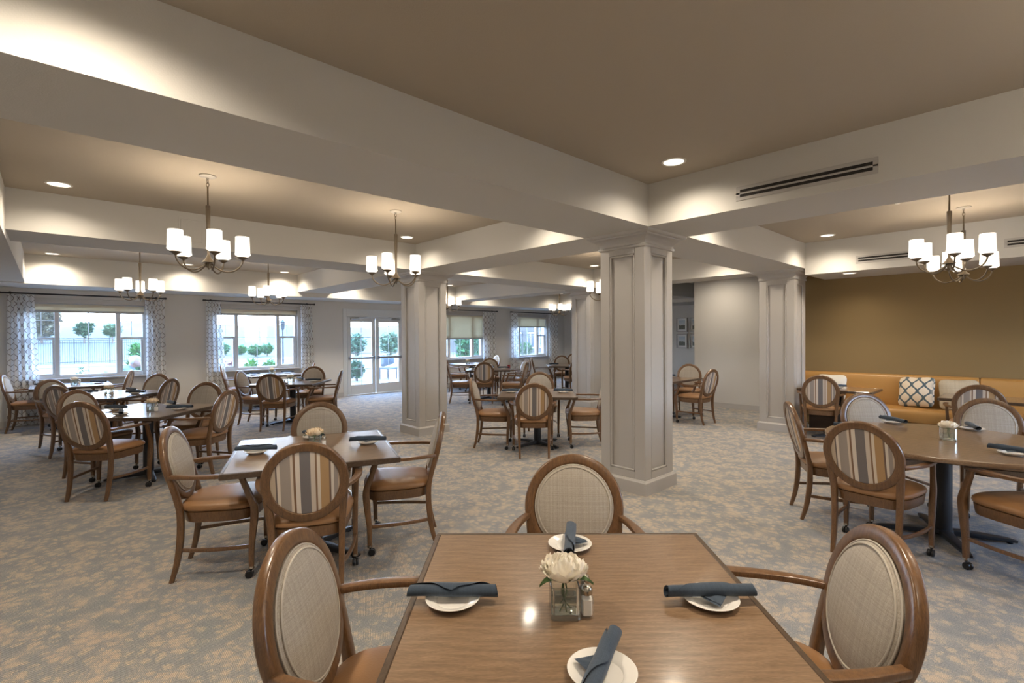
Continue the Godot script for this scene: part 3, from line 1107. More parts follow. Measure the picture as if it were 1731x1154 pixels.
func make_flower(label: String, m: Material) -> Node3D:
	var o := thing("peony", label, "flower", Vector3.ZERO, 0.0, "full peonies in the table vases")
	rng.seed = 77
	# rings: count, radius, height, reach up, half width, openness, lift
	for q in [[4, 0.014, 0.020, 1.05, 0.95, 0.0, 0.006], [5, 0.024, 0.028, 0.85, 0.85, 0.0, 0.004], [6, 0.034, 0.034, 0.72, 0.72, 0.1, 0.002], [7, 0.043, 0.038, 0.58, 0.62, 0.2, 0.0], [8, 0.051, 0.041, 0.42, 0.56, 0.35, -0.001], [8, 0.058, 0.044, 0.15, 0.54, 0.5, -0.003]]:
		var kinds := [petal_mesh(int(q[1] * 1000), q[1], q[2], q[3], q[4], q[5]), petal_mesh(int(q[1] * 1000) + 5, q[1], q[2], q[3] - 0.12, q[4] * 0.9, q[5] + 0.25)]
		for k in q[0]:
			var p := part("petal", kinds[k % 2], m, o)
			p.basis = Basis(Vector3.UP, TAU * k / q[0] + rng.randf_range(-0.2, 0.2) + q[1] * 50.0) * Basis(Vector3(1, 0, 0), rng.randf_range(-0.08, 0.12))
			p.position = Vector3(rng.randf_range(-0.002, 0.002), 0.146 + q[6], rng.randf_range(-0.002, 0.002))
	var st := Shape.new()
	for q in [[0.018, -0.012], [-0.016, 0.014], [0.004, 0.018]]:
		st.tube(curve([Vector3(q[0], 0.018, q[1]), Vector3(-q[0] * 0.4, 0.06, -q[1] * 0.4), Vector3(0, 0.108, 0)], 4), 0.0022, 6)
	part("stem", st.commit(), M.leaf, o)
	for a in [2.6, 4.4, 0.4]:
		var rows := []
		for j in 9:
			var f := j / 8.0
			var w := 0.016 * sin(PI * pow(f, 0.7)) + 0.0004
			var mid := Vector3(cos(a), 0, sin(a)) * (0.012 + f * 0.075) + Vector3(0, 0.102 + 0.012 * sin(f * 3.0), 0)
			var sd := Vector3(-sin(a), 0, cos(a))
			rows.append(PackedVector3Array([mid - sd * w + Vector3(0, 0.004 * f, 0), mid - Vector3(0, 0.003, 0), mid + sd * w + Vector3(0, 0.004 * f, 0)]))
		var l := Shape.new()
		l.sheet(rows)
		part("leaf", l.commit(80), M.leaf, o)
	return o

func make_shaker(label: String) -> Node3D:
	var o := thing("salt_shaker", label, "shaker", Vector3.ZERO, 0.0, "glass shakers with metal caps")
	var rings := []
	for q in [[0.0165, 0.0], [0.018, 0.003], [0.018, 0.055], [0.016, 0.064], [0.0135, 0.068]]:
		var ring := PackedVector3Array()
		for p in Shape.oct(q[0], q[0], 0.005):
			ring.append(Vector3(p.x, q[1], p.y))
		rings.append(ring)
	var g := Shape.new()
	g.loft(rings)
	part("glass_body", g.commit(), M.clear, o)
	rings = []
	for q in [[0.0135, 0.006], [0.0145, 0.009], [0.0145, 0.052]]:
		var ring := PackedVector3Array()
		for p in Shape.oct(q[0], q[0], 0.004):
			ring.append(Vector3(p.x, q[1], p.y))
		rings.append(ring)
	var s := Shape.new()
	s.loft(rings)
	part("salt", s.commit(), M.salt, o)
	var c := Shape.new()
	c.lathe(Vector3.ZERO, [[0.0145, 0.064], [0.0165, 0.066], [0.0168, 0.076], [0.0155, 0.083], [0.011, 0.089], [0.005, 0.0915]], 18)
	part("cap", c.commit(), M.chrome, o)
	return o

func centrepiece(x: float, z: float, turn: float, where: String, shakers := 1, cream := false) -> void:
	var p := Vector3(x, TOP, z)
	if vase0 == null:
		vase0 = make_vase("square glass vase holding the flower on " + where)
		vase0.position = p
		vase0.rotation.y = turn
		flower0 = make_flower("full ivory peony in the glass vase on " + where, M.petal)
		flower0.position = p
		flower0.rotation.y = turn
		shaker0 = make_shaker("glass salt shaker beside the vase on " + where)
		shaker0.position = p + Vector3(0.064, 0, 0.012).rotated(Vector3.UP, turn)
		shaker0.rotation.y = turn
	else:
		dup(vase0, "glass_vase", "square glass vase holding the flower on " + where, p, turn)
		var f := dup(flower0, "peony", ("cream" if cream else "ivory") + " peony in the glass vase on " + where, p, turn + 1.0)
		f.scale = Vector3.ONE * 0.86
		if cream:
			for c in f.get_children():
				if str(c.name).begins_with("petal"):
					c.set_surface_override_material(0, M.cream_petal)
		if shakers > 0:
			dup(shaker0, "salt_shaker", "glass salt shaker beside the vase on " + where, p + Vector3(0.062, 0, 0.03).rotated(Vector3.UP, turn), turn)
	if shakers > 1:
		var k := dup(shaker0, "salt_shaker", "pepper shaker half hidden by the salt on " + where, p + Vector3(0.066, 0, -0.05).rotated(Vector3.UP, turn), turn)
		for c in k.get_children():
			if str(c.name).begins_with("salt"):
				c.name = "pepper"
				c.set_surface_override_material(0, M.pepper)

# plate and roll on the side of a table; side 0..3 = local +x, +z, -x, -z
func setting(cx: float, cz: float, deg: float, side: int, r: float, skew: float, where: String, h := TOP) -> void:
	var words: String = SIDES[side]
	var a := deg_to_rad(deg)
	var d := Vector3([1, 0, -1, 0][side], 0, [0, 1, 0, -1][side]).rotated(Vector3.UP, a)
	var p := Vector3(cx, h, cz) + d * r
	place_plate(p, "white side plate under the napkin, %s of %s" % [words, where])
	var along := atan2(-d.z, d.x) + deg_to_rad(skew)
	place_napkin(p + Vector3(0, 0.0145, 0), along, "navy napkin roll on the plate, %s of %s" % [words, where])

const SIDES := ["booth side", "near side", "outer side", "far side"]

func round_setting(k: int) -> void:
	var p: Vector3 = [Vector3(4.95, TOP, -1.10), Vector3(5.60, TOP, -0.93), Vector3(5.66, TOP, -0.40), Vector3(4.70, TOP, -0.13)][k]
	var words: String = ["column side", "bench side", "wall side", "near side"][k]
	place_plate(p, "white side plate under the napkin, %s of the round table" % words)
	place_napkin(p + Vector3(0, 0.0145, 0), deg_to_rad([-94, -128, -161, -111][k]), "navy napkin roll on the plate, %s of the round table" % words)

func make_bench() -> void:
	var o := thing("booth_bench", "long tan leather booth bench along the mustard wall", "bench", Vector3(9.6, 0, 0))
	var p := Shape.new()
	p.box(Vector3(-0.29, 0.14, -0.505), Vector3(0.5, 0.28, 4.2), 0.004)
	part("plinth", p.commit(), M.plinth, o)
	for q in [[-2.61, -0.605], [-0.595, 1.6]]:
		var zc: float = (q[0] + q[1]) / 2
		var len: float = q[1] - q[0]
		var s := Shape.new()
		var sec := [Vector2(-0.02, 0.28), Vector2(-0.60, 0.28), Vector2(-0.62, 0.30), Vector2(-0.625, 0.40), Vector2(-0.615, 0.445), Vector2(-0.585, 0.466), Vector2(-0.5, 0.474), Vector2(-0.3, 0.474), Vector2(-0.02, 0.462)]
		part("seat_cushion", extrude_z(sec, q[0], q[1], 0.02), M.bench_leather, o)
		sec = [Vector2(-0.01, 0.44), Vector2(-0.16, 0.44), Vector2(-0.175, 0.47), Vector2(-0.165, 0.62), Vector2(-0.145, 0.80), Vector2(-0.125, 0.895), Vector2(-0.10, 0.925), Vector2(-0.06, 0.934), Vector2(-0.01, 0.93)]
		part("back_cushion", extrude_z(sec, -2.86 if q[0] < -1.0 else q[0], q[1], 0.015), M.bench_leather, o)

func extrude_z(sec: Array, z0: float, z1: float, soft: float) -> ArrayMesh:
	var c := Vector2.ZERO
	for p in sec: c += p
	c /= sec.size()
	var rings := []
	for q in [[z0, soft], [z0 + soft * 0.4, soft * 0.4], [z0 + soft, 0.0], [z1 - soft, 0.0], [z1 - soft * 0.4, soft * 0.4], [z1, soft]]:
		var ring := PackedVector3Array()
		for p in sec:
			var d: Vector2 = p + (c - p).normalized() * q[1]
			ring.append(Vector3(d.x, d.y, q[0]))
		rings.append(ring)
	var s := Shape.new()
	s.loft(rings)
	return s.commit(50)

func pillow(m: Material, label: String, at: Vector3, turn: float, lean: float, roll: float, size: float, print_scale := 1.0) -> void:
	var s := Shape.new()
	var rings := []
	var n := 48
	for q in [[0.10, -0.070], [0.45, -0.062], [0.75, -0.042], [0.93, -0.018], [1.0, 0.0], [0.93, 0.018], [0.75, 0.042], [0.45, 0.062], [0.10, 0.070]]:
		var ring := PackedVector3Array()
		for i in n:
			var a := TAU * i / n
			var c := signf(cos(a)) * pow(absf(cos(a)), 0.34)
			var d := signf(sin(a)) * pow(absf(sin(a)), 0.34)
			var pinch := 1.0 - 0.07 * (1.0 - pow(absf(c * d), 1.0)) * pow(q[0], 4.0)
			ring.append(Vector3(c * q[0] * pinch * size / 2, d * q[0] * pinch * size / 2, q[1]))
		rings.append(ring)
	s.loft(rings)
	var o := whole("throw_pillow", s.commit(80), m, label, "pillow", "throw pillows on the booth bench", "", at)
	o.basis = Basis(Vector3.UP, turn) * Basis(Vector3(1, 0, 0), lean) * Basis(Vector3(0, 0, 1), roll)

func picture_frame(y: float, z: float, sd: int, label: String) -> void:
	var o := thing("picture_frame", label, "picture", Vector3(14.4, y, z), -PI / 2, "four framed prints on the far wall")
	var w := 0.36
	var h := 0.44
	var f := Shape.new()
	for s in [-1, 1]:
		f.box(Vector3(s * (w / 2 - 0.012), 0, 0.02), Vector3(0.024, h, 0.04), 0.004)
		f.box(Vector3(0, s * (h / 2 - 0.012), 0.02), Vector3(w - 0.048, 0.024, 0.04), 0.004)
	part("frame", f.commit(), M.frame_silver, o)
	var b := Shape.new()
	b.box(Vector3(0, 0, 0.010), Vector3(w - 0.048, h - 0.048, 0.012))
	part("mat_board", b.commit(), M.mat_board, o)
	# a grey landscape print
	var im := Image.create(48, 64, false, Image.FORMAT_RGB8)
	var nz := noise(FastNoiseLite.TYPE_SIMPLEX_SMOOTH, 0.07, sd, 3)
	for yy in 64:
		for x in 48:
			var hill := 34.0 + 10.0 * nz.get_noise_2d(x, sd)
			var c := blend(col(176, 190, 200), col(214, 216, 214), yy / 40.0)
			if yy > hill:
				c = blend(col(70, 78, 76), col(132, 134, 124), 0.5 + nz.get_noise_2d(x * 3.0, yy * 3.0))
			im.set_pixel(x, yy, c)
	var pm := mat(Color.WHITE, 0.5)
	pm.albedo_texture = ImageTexture.create_from_image(im)
	var g := Shape.new()
	g.sheet([PackedVector3Array([Vector3(-0.10, 0.14, 0.0165), Vector3(0.10, 0.14, 0.0165)]), PackedVector3Array([Vector3(-0.10, -0.14, 0.0165), Vector3(0.10, -0.14, 0.0165)])], [PackedVector2Array([Vector2(0, 0), Vector2(1, 0)]), PackedVector2Array([Vector2(0, 1), Vector2(1, 1)])])
	part("print", g.commit(), pm, o)

func sprinkler(p: Vector3, label: String) -> void:
	var s := Shape.new()
	s.lathe(p, [[0.036, 0.0], [0.034, -0.006], [0.012, -0.010], [0.010, -0.028], [0.006, -0.034], [0.022, -0.036], [0.022, -0.039], [0.004, -0.041]], 18)
	whole("sprinkler_head", s.commit(), M.can_trim, label, "sprinkler", "ceiling sprinklers")

func access_panel(p: Vector3, turn: float, label: String) -> void:
	var o := thing("access_panel", label, "panel", p, turn)
	var a := Shape.new()
	a.box(Vector3(0, 0, 0.003), Vector3(0.20, 0.24, 0.006), 0.002)
	part("cover", a.commit(), M.beam, o)
	var f := Shape.new()
	for s in [-1, 1]:
		f.box(Vector3(s * 0.112, 0, 0.0025), Vector3(0.018, 0.28, 0.005))
		f.box(Vector3(0, s * 0.132, 0.0025), Vector3(0.206, 0.018, 0.005))
	part("rim", f.commit(), M.beam, o)

# ---------------------------------------------------------------- outside
# Surface nets over smoothly joined tapered capsules: bones = [a, b, ra, rb]
func body_mesh(bones: Array, cell: float, soft: float) -> ArrayMesh:
	var lo := Vector3.ONE * 99.0
	var hi := -lo
	for b in bones:
		for k in 2:
			var r: Vector3 = Vector3.ONE * (b[2 + k] + cell * 3.0)
			lo = lo.min(b[k] - r)
			hi = hi.max(b[k] + r)
	var n := Vector3i(((hi - lo) / cell).ceil()) + Vector3i.ONE
	var field := PackedFloat32Array()
	field.resize(n.x * n.y * n.z)
	field.fill(9.0)
	for b in bones:
		var reach: float = maxf(b[2], b[3]) + soft + cell * 2.0
		var l0: Vector3i = Vector3i(((b[0].min(b[1]) - Vector3.ONE * reach - lo) / cell).floor()).clamp(Vector3i.ZERO, n - Vector3i.ONE)
		var l1: Vector3i = Vector3i(((b[0].max(b[1]) + Vector3.ONE * reach - lo) / cell).ceil()).clamp(Vector3i.ZERO, n - Vector3i.ONE)
		var ab: Vector3 = b[1] - b[0]
		var ll := maxf(ab.length_squared(), 1e-8)
		for z in range(l0.z, l1.z + 1):
			for y in range(l0.y, l1.y + 1):
				for x in range(l0.x, l1.x + 1):
					var p := lo + Vector3(x, y, z) * cell
					var t := clampf((p - b[0]).dot(ab) / ll, 0.0, 1.0)
					var d: float = p.distance_to(b[0] + ab * t) - lerpf(b[2], b[3], t)
					var i := (z * n.y + y) * n.x + x
					var e := field[i]
					var h := maxf(soft - absf(d - e), 0.0) / soft
					field[i] = minf(d, e) - h * h * soft * 0.25
	var at := PackedInt32Array()
	at.resize(n.x * n.y * n.z)
	at.fill(-1)
	var s := Shape.new()
	var sx := 1
	var sy := n.x
	var sz := n.x * n.y
	for z in n.z - 1:
		for y in n.y - 1:
			for x in n.x - 1:
				var i := z * sz + y * sy + x
				var sum := Vector3.ZERO
				var cnt := 0
				for e in [[0, 0, 0, 0, 1], [0, 1, 0, 0, 1], [0, 0, 1, 0, 1], [0, 1, 1, 0, 1], [0, 0, 0, 1, 2], [1, 0, 0, 1, 2], [0, 0, 1, 1, 2], [1, 0, 1, 1, 2], [0, 0, 0, 2, 4], [1, 0, 0, 2, 4], [0, 1, 0, 2, 4], [1, 1, 0, 2, 4]]:
					var j: int = i + e[0] * sx + e[1] * sy + e[2] * sz
					var k: int = j + [sx, sy, sz][e[3]]
					var fa := field[j]
					var fb := field[k]
					if (fa < 0.0) != (fb < 0.0):
						var q := Vector3(e[0], e[1], e[2])
						q[e[3]] += fa / (fa - fb)
						sum += q
						cnt += 1
				if cnt:
					at[i] = s.put(lo + (Vector3(x, y, z) + sum / cnt) * cell)
	for z in range(1, n.z - 1):
		for y in range(1, n.y - 1):
			for x in range(1, n.x - 1):
				var i := z * sz + y * sy + x
				var inside := field[i] < 0.0
				for a in 3:
					var st: int = [sx, sy, sz][a]
					if (field[i + st] < 0.0) == inside:
						continue
					var u: int = [sy, sz, sx][a]
					var w: int = [sz, sx, sy][a]
					var c := [at[i], at[i - u], at[i - u - w], at[i - w]]
					if c.min() < 0:
						continue
					if inside:
						s.quad(c[0], c[3], c[2], c[1])
					else:
						s.quad(c[0], c[1], c[2], c[3])
	return s.commit(80)

func person_outside() -> void:
	# seated on the patio, turned to the mustard-wall end, bent over the lap
	var o := thing("person", "white-haired person in a pale blue shirt sitting bent forward outside the first window", "person", Vector3(1.17, -0.1, -14.19), deg_to_rad(70))
	var skin := mat(col(140, 104, 90), 0.6)
	var hair := mat(col(150, 147, 143), 0.9)
	var shirt := mat(col(88, 102, 114), 0.9)
	var trousers := mat(col(44, 48, 56), 0.9)
	var hip := Vector3(0, 0.52, 0)
	var chest := Vector3(0, 0.86, 0.10)
	var neck := Vector3(0, 1.01, 0.19)
	var head := Vector3(0, 1.13, 0.27)
	var b := [[hip, hip + Vector3(0, 0.12, 0.02), 0.16, 0.15], [hip + Vector3(0, 0.12, 0.02), chest, 0.15, 0.16], [chest, neck, 0.13, 0.06], [neck, head, 0.055, 0.06], [head + Vector3(0, 0.02, -0.01), head + Vector3(0, -0.05, 0.05), 0.098, 0.07], [head + Vector3(0, -0.03, 0.10), head + Vector3(0, -0.045, 0.112), 0.018, 0.014]]
	for e in [-1, 1]:
		var sh := chest + Vector3(e * 0.17, 0.07, 0.03)
		var el := Vector3(e * 0.25, 0.68, 0.20)
		var wr := Vector3(e * 0.12, 0.62, 0.42)
		var kn := Vector3(e * 0.13, 0.55, 0.46)
		var an := Vector3(e * 0.14, 0.08, 0.50)
		b += [[chest + Vector3(e * 0.08, 0.08, 0.03), sh, 0.08, 0.062], [sh, el, 0.058, 0.045], [el, wr, 0.043, 0.03], [wr, wr + Vector3(-e * 0.03, -0.005, 0.06), 0.03, 0.034], [hip + Vector3(e * 0.09, 0.0, 0.02), kn, 0.095, 0.065], [kn, an, 0.06, 0.04], [an, an + Vector3(0, -0.045, 0.16), 0.042, 0.032], [head + Vector3(e * 0.088, 0.0, 0.0), head + Vector3(e * 0.096, -0.035, 0.005), 0.018, 0.014]]
		for f in 5:   # fingers and thumb
			var q: Vector3 = wr + Vector3(-e * 0.03 + e * (f - 2) * 0.013, -0.008, 0.075)
			if f == 4:
				q = wr + Vector3(-e * 0.055, 0.005, 0.03)
			b.append([q, q + Vector3(-e * (0.02 if f == 4 else 0.004), -0.012, 0.028 if f == 4 else 0.038 - absf(f - 1.5) * 0.005), 0.0095, 0.008])
	part("body", body_mesh(b, 0.02, 0.05), skin, o)
	var sb := [[hip + Vector3(0, 0.02, 0), chest, 0.178, 0.178], [chest, neck - Vector3(0, 0.03, 0.02), 0.15, 0.085]]
	for e in [-1, 1]:
		var sh := chest + Vector3(e * 0.17, 0.07, 0.03)
		sb += [[chest + Vector3(e * 0.08, 0.08, 0.03), sh, 0.098, 0.078], [sh, Vector3(e * 0.24, 0.72, 0.17), 0.076, 0.07]]
	part("shirt", body_mesh(sb, 0.022, 0.05), shirt, o)
	var tb := [[hip - Vector3(0.05, 0.02, 0), hip + Vector3(0.05, -0.02, 0), 0.172, 0.172]]
	for e in [-1, 1]:
		tb += [[hip + Vector3(e * 0.09, 0, 0.02), Vector3(e * 0.13, 0.55, 0.46), 0.112, 0.082], [Vector3(e * 0.13, 0.55, 0.46), Vector3(e * 0.14, 0.16, 0.495), 0.08, 0.062]]
	part("trousers", body_mesh(tb, 0.024, 0.05), trousers, o)
	part("hair", body_mesh([[head + Vector3(0, 0.045, -0.035), head + Vector3(0, 0.06, 0.02), 0.094, 0.082], [head + Vector3(-0.06, 0.0, -0.03), head + Vector3(0.06, 0.0, -0.03), 0.06, 0.06]], 0.016, 0.04), hair, o)
	for e in [-1, 1]:
		var ey := Shape.new()
		ey.lathe(head + Vector3(e * 0.034, 0.0, 0.082), [[0.002, -0.009], [0.008, -0.005], [0.009, 0.0], [0.008, 0.005], [0.002, 0.009]], 10)
		part("eye", ey.commit(), mat(col(60, 52, 48), 0.3), o)
	var mo := Shape.new()
	mo.box(head + Vector3(0, -0.085, 0.108), Vector3(0.042, 0.008, 0.012), 0.003)
	part("mouth", mo.commit(), mat(col(170, 104, 96), 0.6), o)

func patio_chair(at: Vector3, turn: float, label: String) -> void:
	var o := thing("patio_chair", label, "chair", at, turn, "grey patio chairs outside the windows")
	var m := mat(col(66, 71, 76), 0.7)
	var s := Shape.new()
	s.box(Vector3(0, 0.42, 0), Vector3(0.54, 0.06, 0.52), 0.015)
	part("seat", s.commit(), m, o)
	var b := Shape.new()
	var pts := []
	for i in 13:
		var a := PI * i / 12
		pts.append(Vector3(cos(a) * 0.30, 0.70, 0.05 - sin(a) * 0.30))
	b.sweep(pts, rounded(12, 0.5), sizes([Vector2(0.012, 0.10), Vector2(0.016, 0.24), Vector2(0.012, 0.10)], 13).map(func(v): return Vector2(v.x, v.y)), Vector3(0, 0, -1))
	part("backrest", b.commit(), m, o)
	for x in [-1, 1]:
		for z in [-1, 1]:
			var l := Shape.new()
			l.box(Vector3(x * 0.23, 0.195, z * 0.22), Vector3(0.035, 0.39, 0.035), 0.006)
			part("leg", l.commit(), M.iron, o)

var clump0: ArrayMesh
func leaf_clump() -> ArrayMesh:
	if clump0 == null:
		rng.seed = 5
		var s := Shape.new()
		for k in 9:
			var a := rng.randf() * TAU
			var d := Vector3(cos(a), rng.randf_range(-0.3, 0.9), sin(a)).normalized()
			var w := Vector3(-sin(a), 0, cos(a))
			var u := d.cross(w)
			s.sheet([PackedVector3Array([Vector3.ZERO, Vector3.ZERO + w * 0.001, w * 0.002]), PackedVector3Array([d * 0.5 - w * 0.22, d * 0.5 + u * 0.06, d * 0.5 + w * 0.22]), PackedVector3Array([d * 0.98 - w * 0.04, d * 1.0, d * 0.98 + w * 0.04])])
		clump0 = s.commit(80)
	return clump0

func shrub(called: String, label: String, category: String, at: Vector3, r: float, h: float, c: Color, count: int, leaf: float, trunk := 0.0, group := "", kind_meta := "") -> void:
	var o := thing(called, label, category, at, 0.0, group)
	var m := mat(c, 0.7)
	m.backlight_enabled = true
	m.backlight = Color(0.25, 0.25, 0.15)
	m.vertex_color_use_as_albedo = true
	var mm := MultiMesh.new()
	mm.transform_format = MultiMesh.TRANSFORM_3D
	mm.use_colors = true
	mm.mesh = leaf_clump()
	mm.instance_count = count
	rng.seed = int(at.x * 100.0 + 1000.0) + count
	for i in count:
		var y := rng.randf_range(-1, 1)
		var a := rng.randf() * TAU
		var q := sqrt(1 - y * y)
		var rad := pow(rng.randf(), 0.35) * (1.0 + 0.16 * sin(a * 3.0 + y * 4.0))
		var p := Vector3(cos(a) * q * r * rad, trunk + h / 2 + y * h / 2 * rad, sin(a) * q * r * rad)
		var basis := Basis(Vector3.UP, rng.randf() * TAU) * Basis(Vector3(1, 0, 0), rng.randf_range(-0.9, 0.9))
		mm.set_instance_transform(i, Transform3D(basis.scaled(Vector3.ONE * leaf * rng.randf_range(0.7, 1.3)), p))
		var k := rng.randf_range(0.7, 1.25)
		mm.set_instance_color(i, Color(k, k, k * 0.95))
	var f := MultiMeshInstance3D.new()
	f.name = "foliage"
	f.multimesh = mm
	f.material_override = m
	o.add_child(f, true)
	f.set_meta("kind", "stuff")
	var t := Shape.new()
	t.lathe(Vector3.ZERO, [[0.03 + r * 0.06, 0.0], [0.03 + r * 0.04, trunk + h * 0.2], [0.02, trunk + h * 0.6]], 8)
	part("trunk", t.commit(), mat(col(96, 78, 62), 0.9), o)

func fence(x0: float, x1: float, z: float, y0: float, h: float, step: float, label: String) -> void:
	var o := thing("iron_fence", label, "fence", Vector3(x0, y0, z), 0.0)
	var m := mat(col(34, 35, 38), 0.6)
	var len := x1 - x0
	for y in [0.12, h - 0.22, h - 0.04]:
		var r := Shape.new()
		r.box(Vector3(len / 2, y, 0), Vector3(len, 0.035, 0.03))
		part("rail", r.commit(), m, o)
	var p := Shape.new()
	var n := int(len / step)
	for i in n + 1:
		if i % 16:
			p.box(Vector3(i * step, h / 2, 0), Vector3(0.018, h - 0.04, 0.018))
	var pk := part("pickets", p.commit(), m, o)
	pk.set_meta("kind", "stuff")
	for i in range(0, n + 1, 16):
		var q := Shape.new()
		q.box(Vector3(i * step, h / 2 + 0.03, 0), Vector3(0.06, h + 0.06, 0.06), 0.008)
		part("post", q.commit(), m, o)

func hill() -> void:
	var rows := []
	var nz := noise(FastNoiseLite.TYPE_SIMPLEX_SMOOTH, 0.03, 4, 3)
	for j in 13:
		var z := lerpf(-43.5, -110.0, j / 12.0)
		var row := PackedVector3Array()
		for i in 61:
			var x := lerpf(-60.0, 130.0, i / 60.0)
			var up := smoothstep(0.0, 1.0, j / 8.0) * (3.6 + 1.4 * nz.get_noise_2d(x, z))
			row.append(Vector3(x, -0.12 + up, z))
		rows.append(row)
	var s := Shape.new()
	s.sheet(rows)
	whole("terrain_hill", s.commit(80), M.dry_grass, "dry grassy slope rising beyond the iron fence", "", "", "structure")

func building_wing() -> void:
	var o := thing("building", "pale building wing with windows behind the tall iron fence", "building", Vector3(37.0, -0.1, -36.0))
	var m := mat(col(80, 74, 67), 0.9)
	var w := Shape.new()
	w.box(Vector3(0, 2.6, -3), Vector3(13, 5.2, 6))
	part("wall", w.commit(), m, o)
	for x in [-2.6, -0.8, 1.0]:
		var f := Shape.new()
		f.box(Vector3(x, 1.2, 0.02), Vector3(1.0, 1.6, 0.08), 0.01)
		var wd := part("window", f.commit(), M.vinyl, o)
		for e in [-1, 1]:
			var p := Shape.new()
			p.box(Vector3(x + e * 0.235, 1.2, 0.065), Vector3(0.4, 1.4, 0.01))
			part("pane", p.commit(), mat(col(50, 60, 68), 0.1), wd)
	var r := Shape.new()
	r.box(Vector3(0, 5.3, -3), Vector3(14, 0.25, 7), 0.05)
	part("roof", r.commit(), mat(col(120, 112, 106), 0.9), o)

func build_outside() -> void:
	M.dry_grass = tri(mat(Color.WHITE, 0.95), weave_texture(col(68, 63, 50), col(58, 62, 42), 61, 128), Vector3(0.35, 0.35, 0.35), true)
	M.lawn = tri(mat(Color.WHITE, 0.95), weave_texture(col(82, 70, 58), col(92, 79, 66), 62, 128), Vector3(0.4, 0.4, 0.4), true)
	M.concrete = mat(col(92, 90, 87), 0.9)
	structure("ground", [[-60, 130, -0.4, -0.12, -110, -12.75]], M.lawn, "bare tan ground outside the windows")
	structure("path_1", [[-8, 40, -0.12, -0.098, -18.5, -12.75]], M.concrete, "pale concrete patio outside the glass doors")
	structure("path_2", [[-40, 60, -0.12, -0.09, -41.2, -38.4]], M.concrete, "pale concrete walk along the iron fence")
	hill()
	fence(-8.0, 8.0, -44.0, -0.12, 1.62, 0.115, "long dark iron fence far outside the fence-view window")
	fence(18.0, 34.5, -27.0, -0.1, 2.0, 0.13, "tall dark iron fence outside the two windows nearest the room corner")
	building_wing()
	var g := "round green shrubs outside the shrub-view window"
	var pink := col(92, 84, 62)
	shrub("tree", "broad tree with pinkish leaves on the slope, beside the floor-length curtain", "tree", Vector3(-0.5, 1.0, -60), 1.15, 3.0, pink, 700, 0.32, 0.6)
	shrub("tree", "small tree on the slope at the middle of the fence-view window", "tree", Vector3(2.33, 1.05, -60), 0.68, 1.35, col(57, 84, 55), 420, 0.2, 0.7)
	shrub("tree", "low pale tree on the slope by the inner mullion of the fence-view window", "tree", Vector3(4.36, 1.05, -60), 0.66, 1.2, col(75, 95, 62), 420, 0.2, 0.65)
	shrub("tall_shrub", "bright green upright shrub behind the seated person outside", "shrub", Vector3(1.95, -0.1, -17.5), 0.36, 1.5, col(57, 103, 40), 480, 0.13, 0.05)
	shrub("flowering_plant", "low pale plant under the middle of the fence-view window", "plant", Vector3(0.45, -0.1, -13.6), 0.22, 0.9, col(96, 112, 74), 120, 0.07, 0.12)
	shrub("round_shrub", "round green shrub beyond the lower sash of the shrub-view window", "shrub", Vector3(11.06, 0.0, -49.2), 0.55, 0.95, col(52, 92, 48), 340, 0.15, 0.06, g)
	shrub("round_shrub", "round green shrub partly behind the first mullion of the shrub-view window", "shrub", Vector3(12.58, 0.0, -49.3), 0.5, 0.8, col(59, 100, 45), 320, 0.14, 0.06, g)
	shrub("round_shrub", "widest round green shrub in the middle of the shrub-view window", "shrub", Vector3(12.69, -0.05, -45.3), 0.55, 0.9, col(54, 95, 48), 360, 0.15, 0.06, g)
	shrub("round_shrub", "round green shrub on a short stem toward the glass doors", "shrub", Vector3(13.78, -0.05, -45.8), 0.46, 0.85, col(54, 98, 50), 340, 0.13, 0.2, g)
	shrub("leafy_plant", "bright green leafy plant low outside the shrub-view window", "plant", Vector3(3.70, -0.1, -13.6), 0.22, 1.0, col(75, 131, 38), 260, 0.10, 0.08)
	shrub("leafy_plant", "second bright green leafy plant, by the far mullion of the shrub-view window", "plant", Vector3(4.14, -0.1, -13.65), 0.22, 0.97, col(72, 125, 40), 260, 0.10, 0.08)
	shrub("flowering_plant", "reddish flowering plant low outside the shrub-view window", "plant", Vector3(3.37, -0.1, -14.0), 0.24, 1.02, col(135, 78, 64), 200, 0.07, 0.08)
	shrub("round_shrub", "dark green shrub seen through the first glass door", "shrub", Vector3(8.43, -0.1, -17.6), 0.27, 0.72, col(54, 86, 55), 320, 0.09, 0.05)
	shrub("tree", "blue green conifer far beyond the glass doors", "tree", Vector3(19.1, -0.12, -40), 0.8, 1.8, col(70, 98, 76), 420, 0.2, 0.1)
	shrub("tree", "grey green tree beyond the second glass door", "tree", Vector3(22.4, -0.12, -40), 0.95, 1.9, col(80, 103, 76), 420, 0.22, 0.1)
	shrub("tree", "green leafy tree close outside the window with the half-lowered shade", "tree", Vector3(13.2, -0.1, -17.0), 0.5, 1.8, col(52, 100, 50), 640, 0.13, 0.2)
	shrub("tree", "darker green tree at the edge of the half-shaded window", "tree", Vector3(14.1, -0.1, -17.4), 0.36, 1.9, col(46, 81, 57), 500, 0.12, 0.2)
	shrub("round_shrub", "small green shrub behind the tall iron fence", "shrub", Vector3(28.1, -0.1, -28.5), 0.5, 1.1, col(67, 109, 43), 300, 0.14, 0.05)
	patio_chair(Vector3(0.95, -0.1, -13.55), deg_to_rad(150), "grey rounded patio chair just outside the first window")
	patio_chair(Vector3(9.74, -0.1, -17.6), deg_to_rad(20), "grey patio chair seen through the second glass door")
	patio_chair(Vector3(1.13, -0.1, -14.2), deg_to_rad(70), "grey patio chair under the seated person outside")
	person_outside()
	var lp := thing("lamp_post", "slim dark lamp post outside the second window", "lamp post", Vector3(6.58, -0.12, -20.0))
	var s := Shape.new()
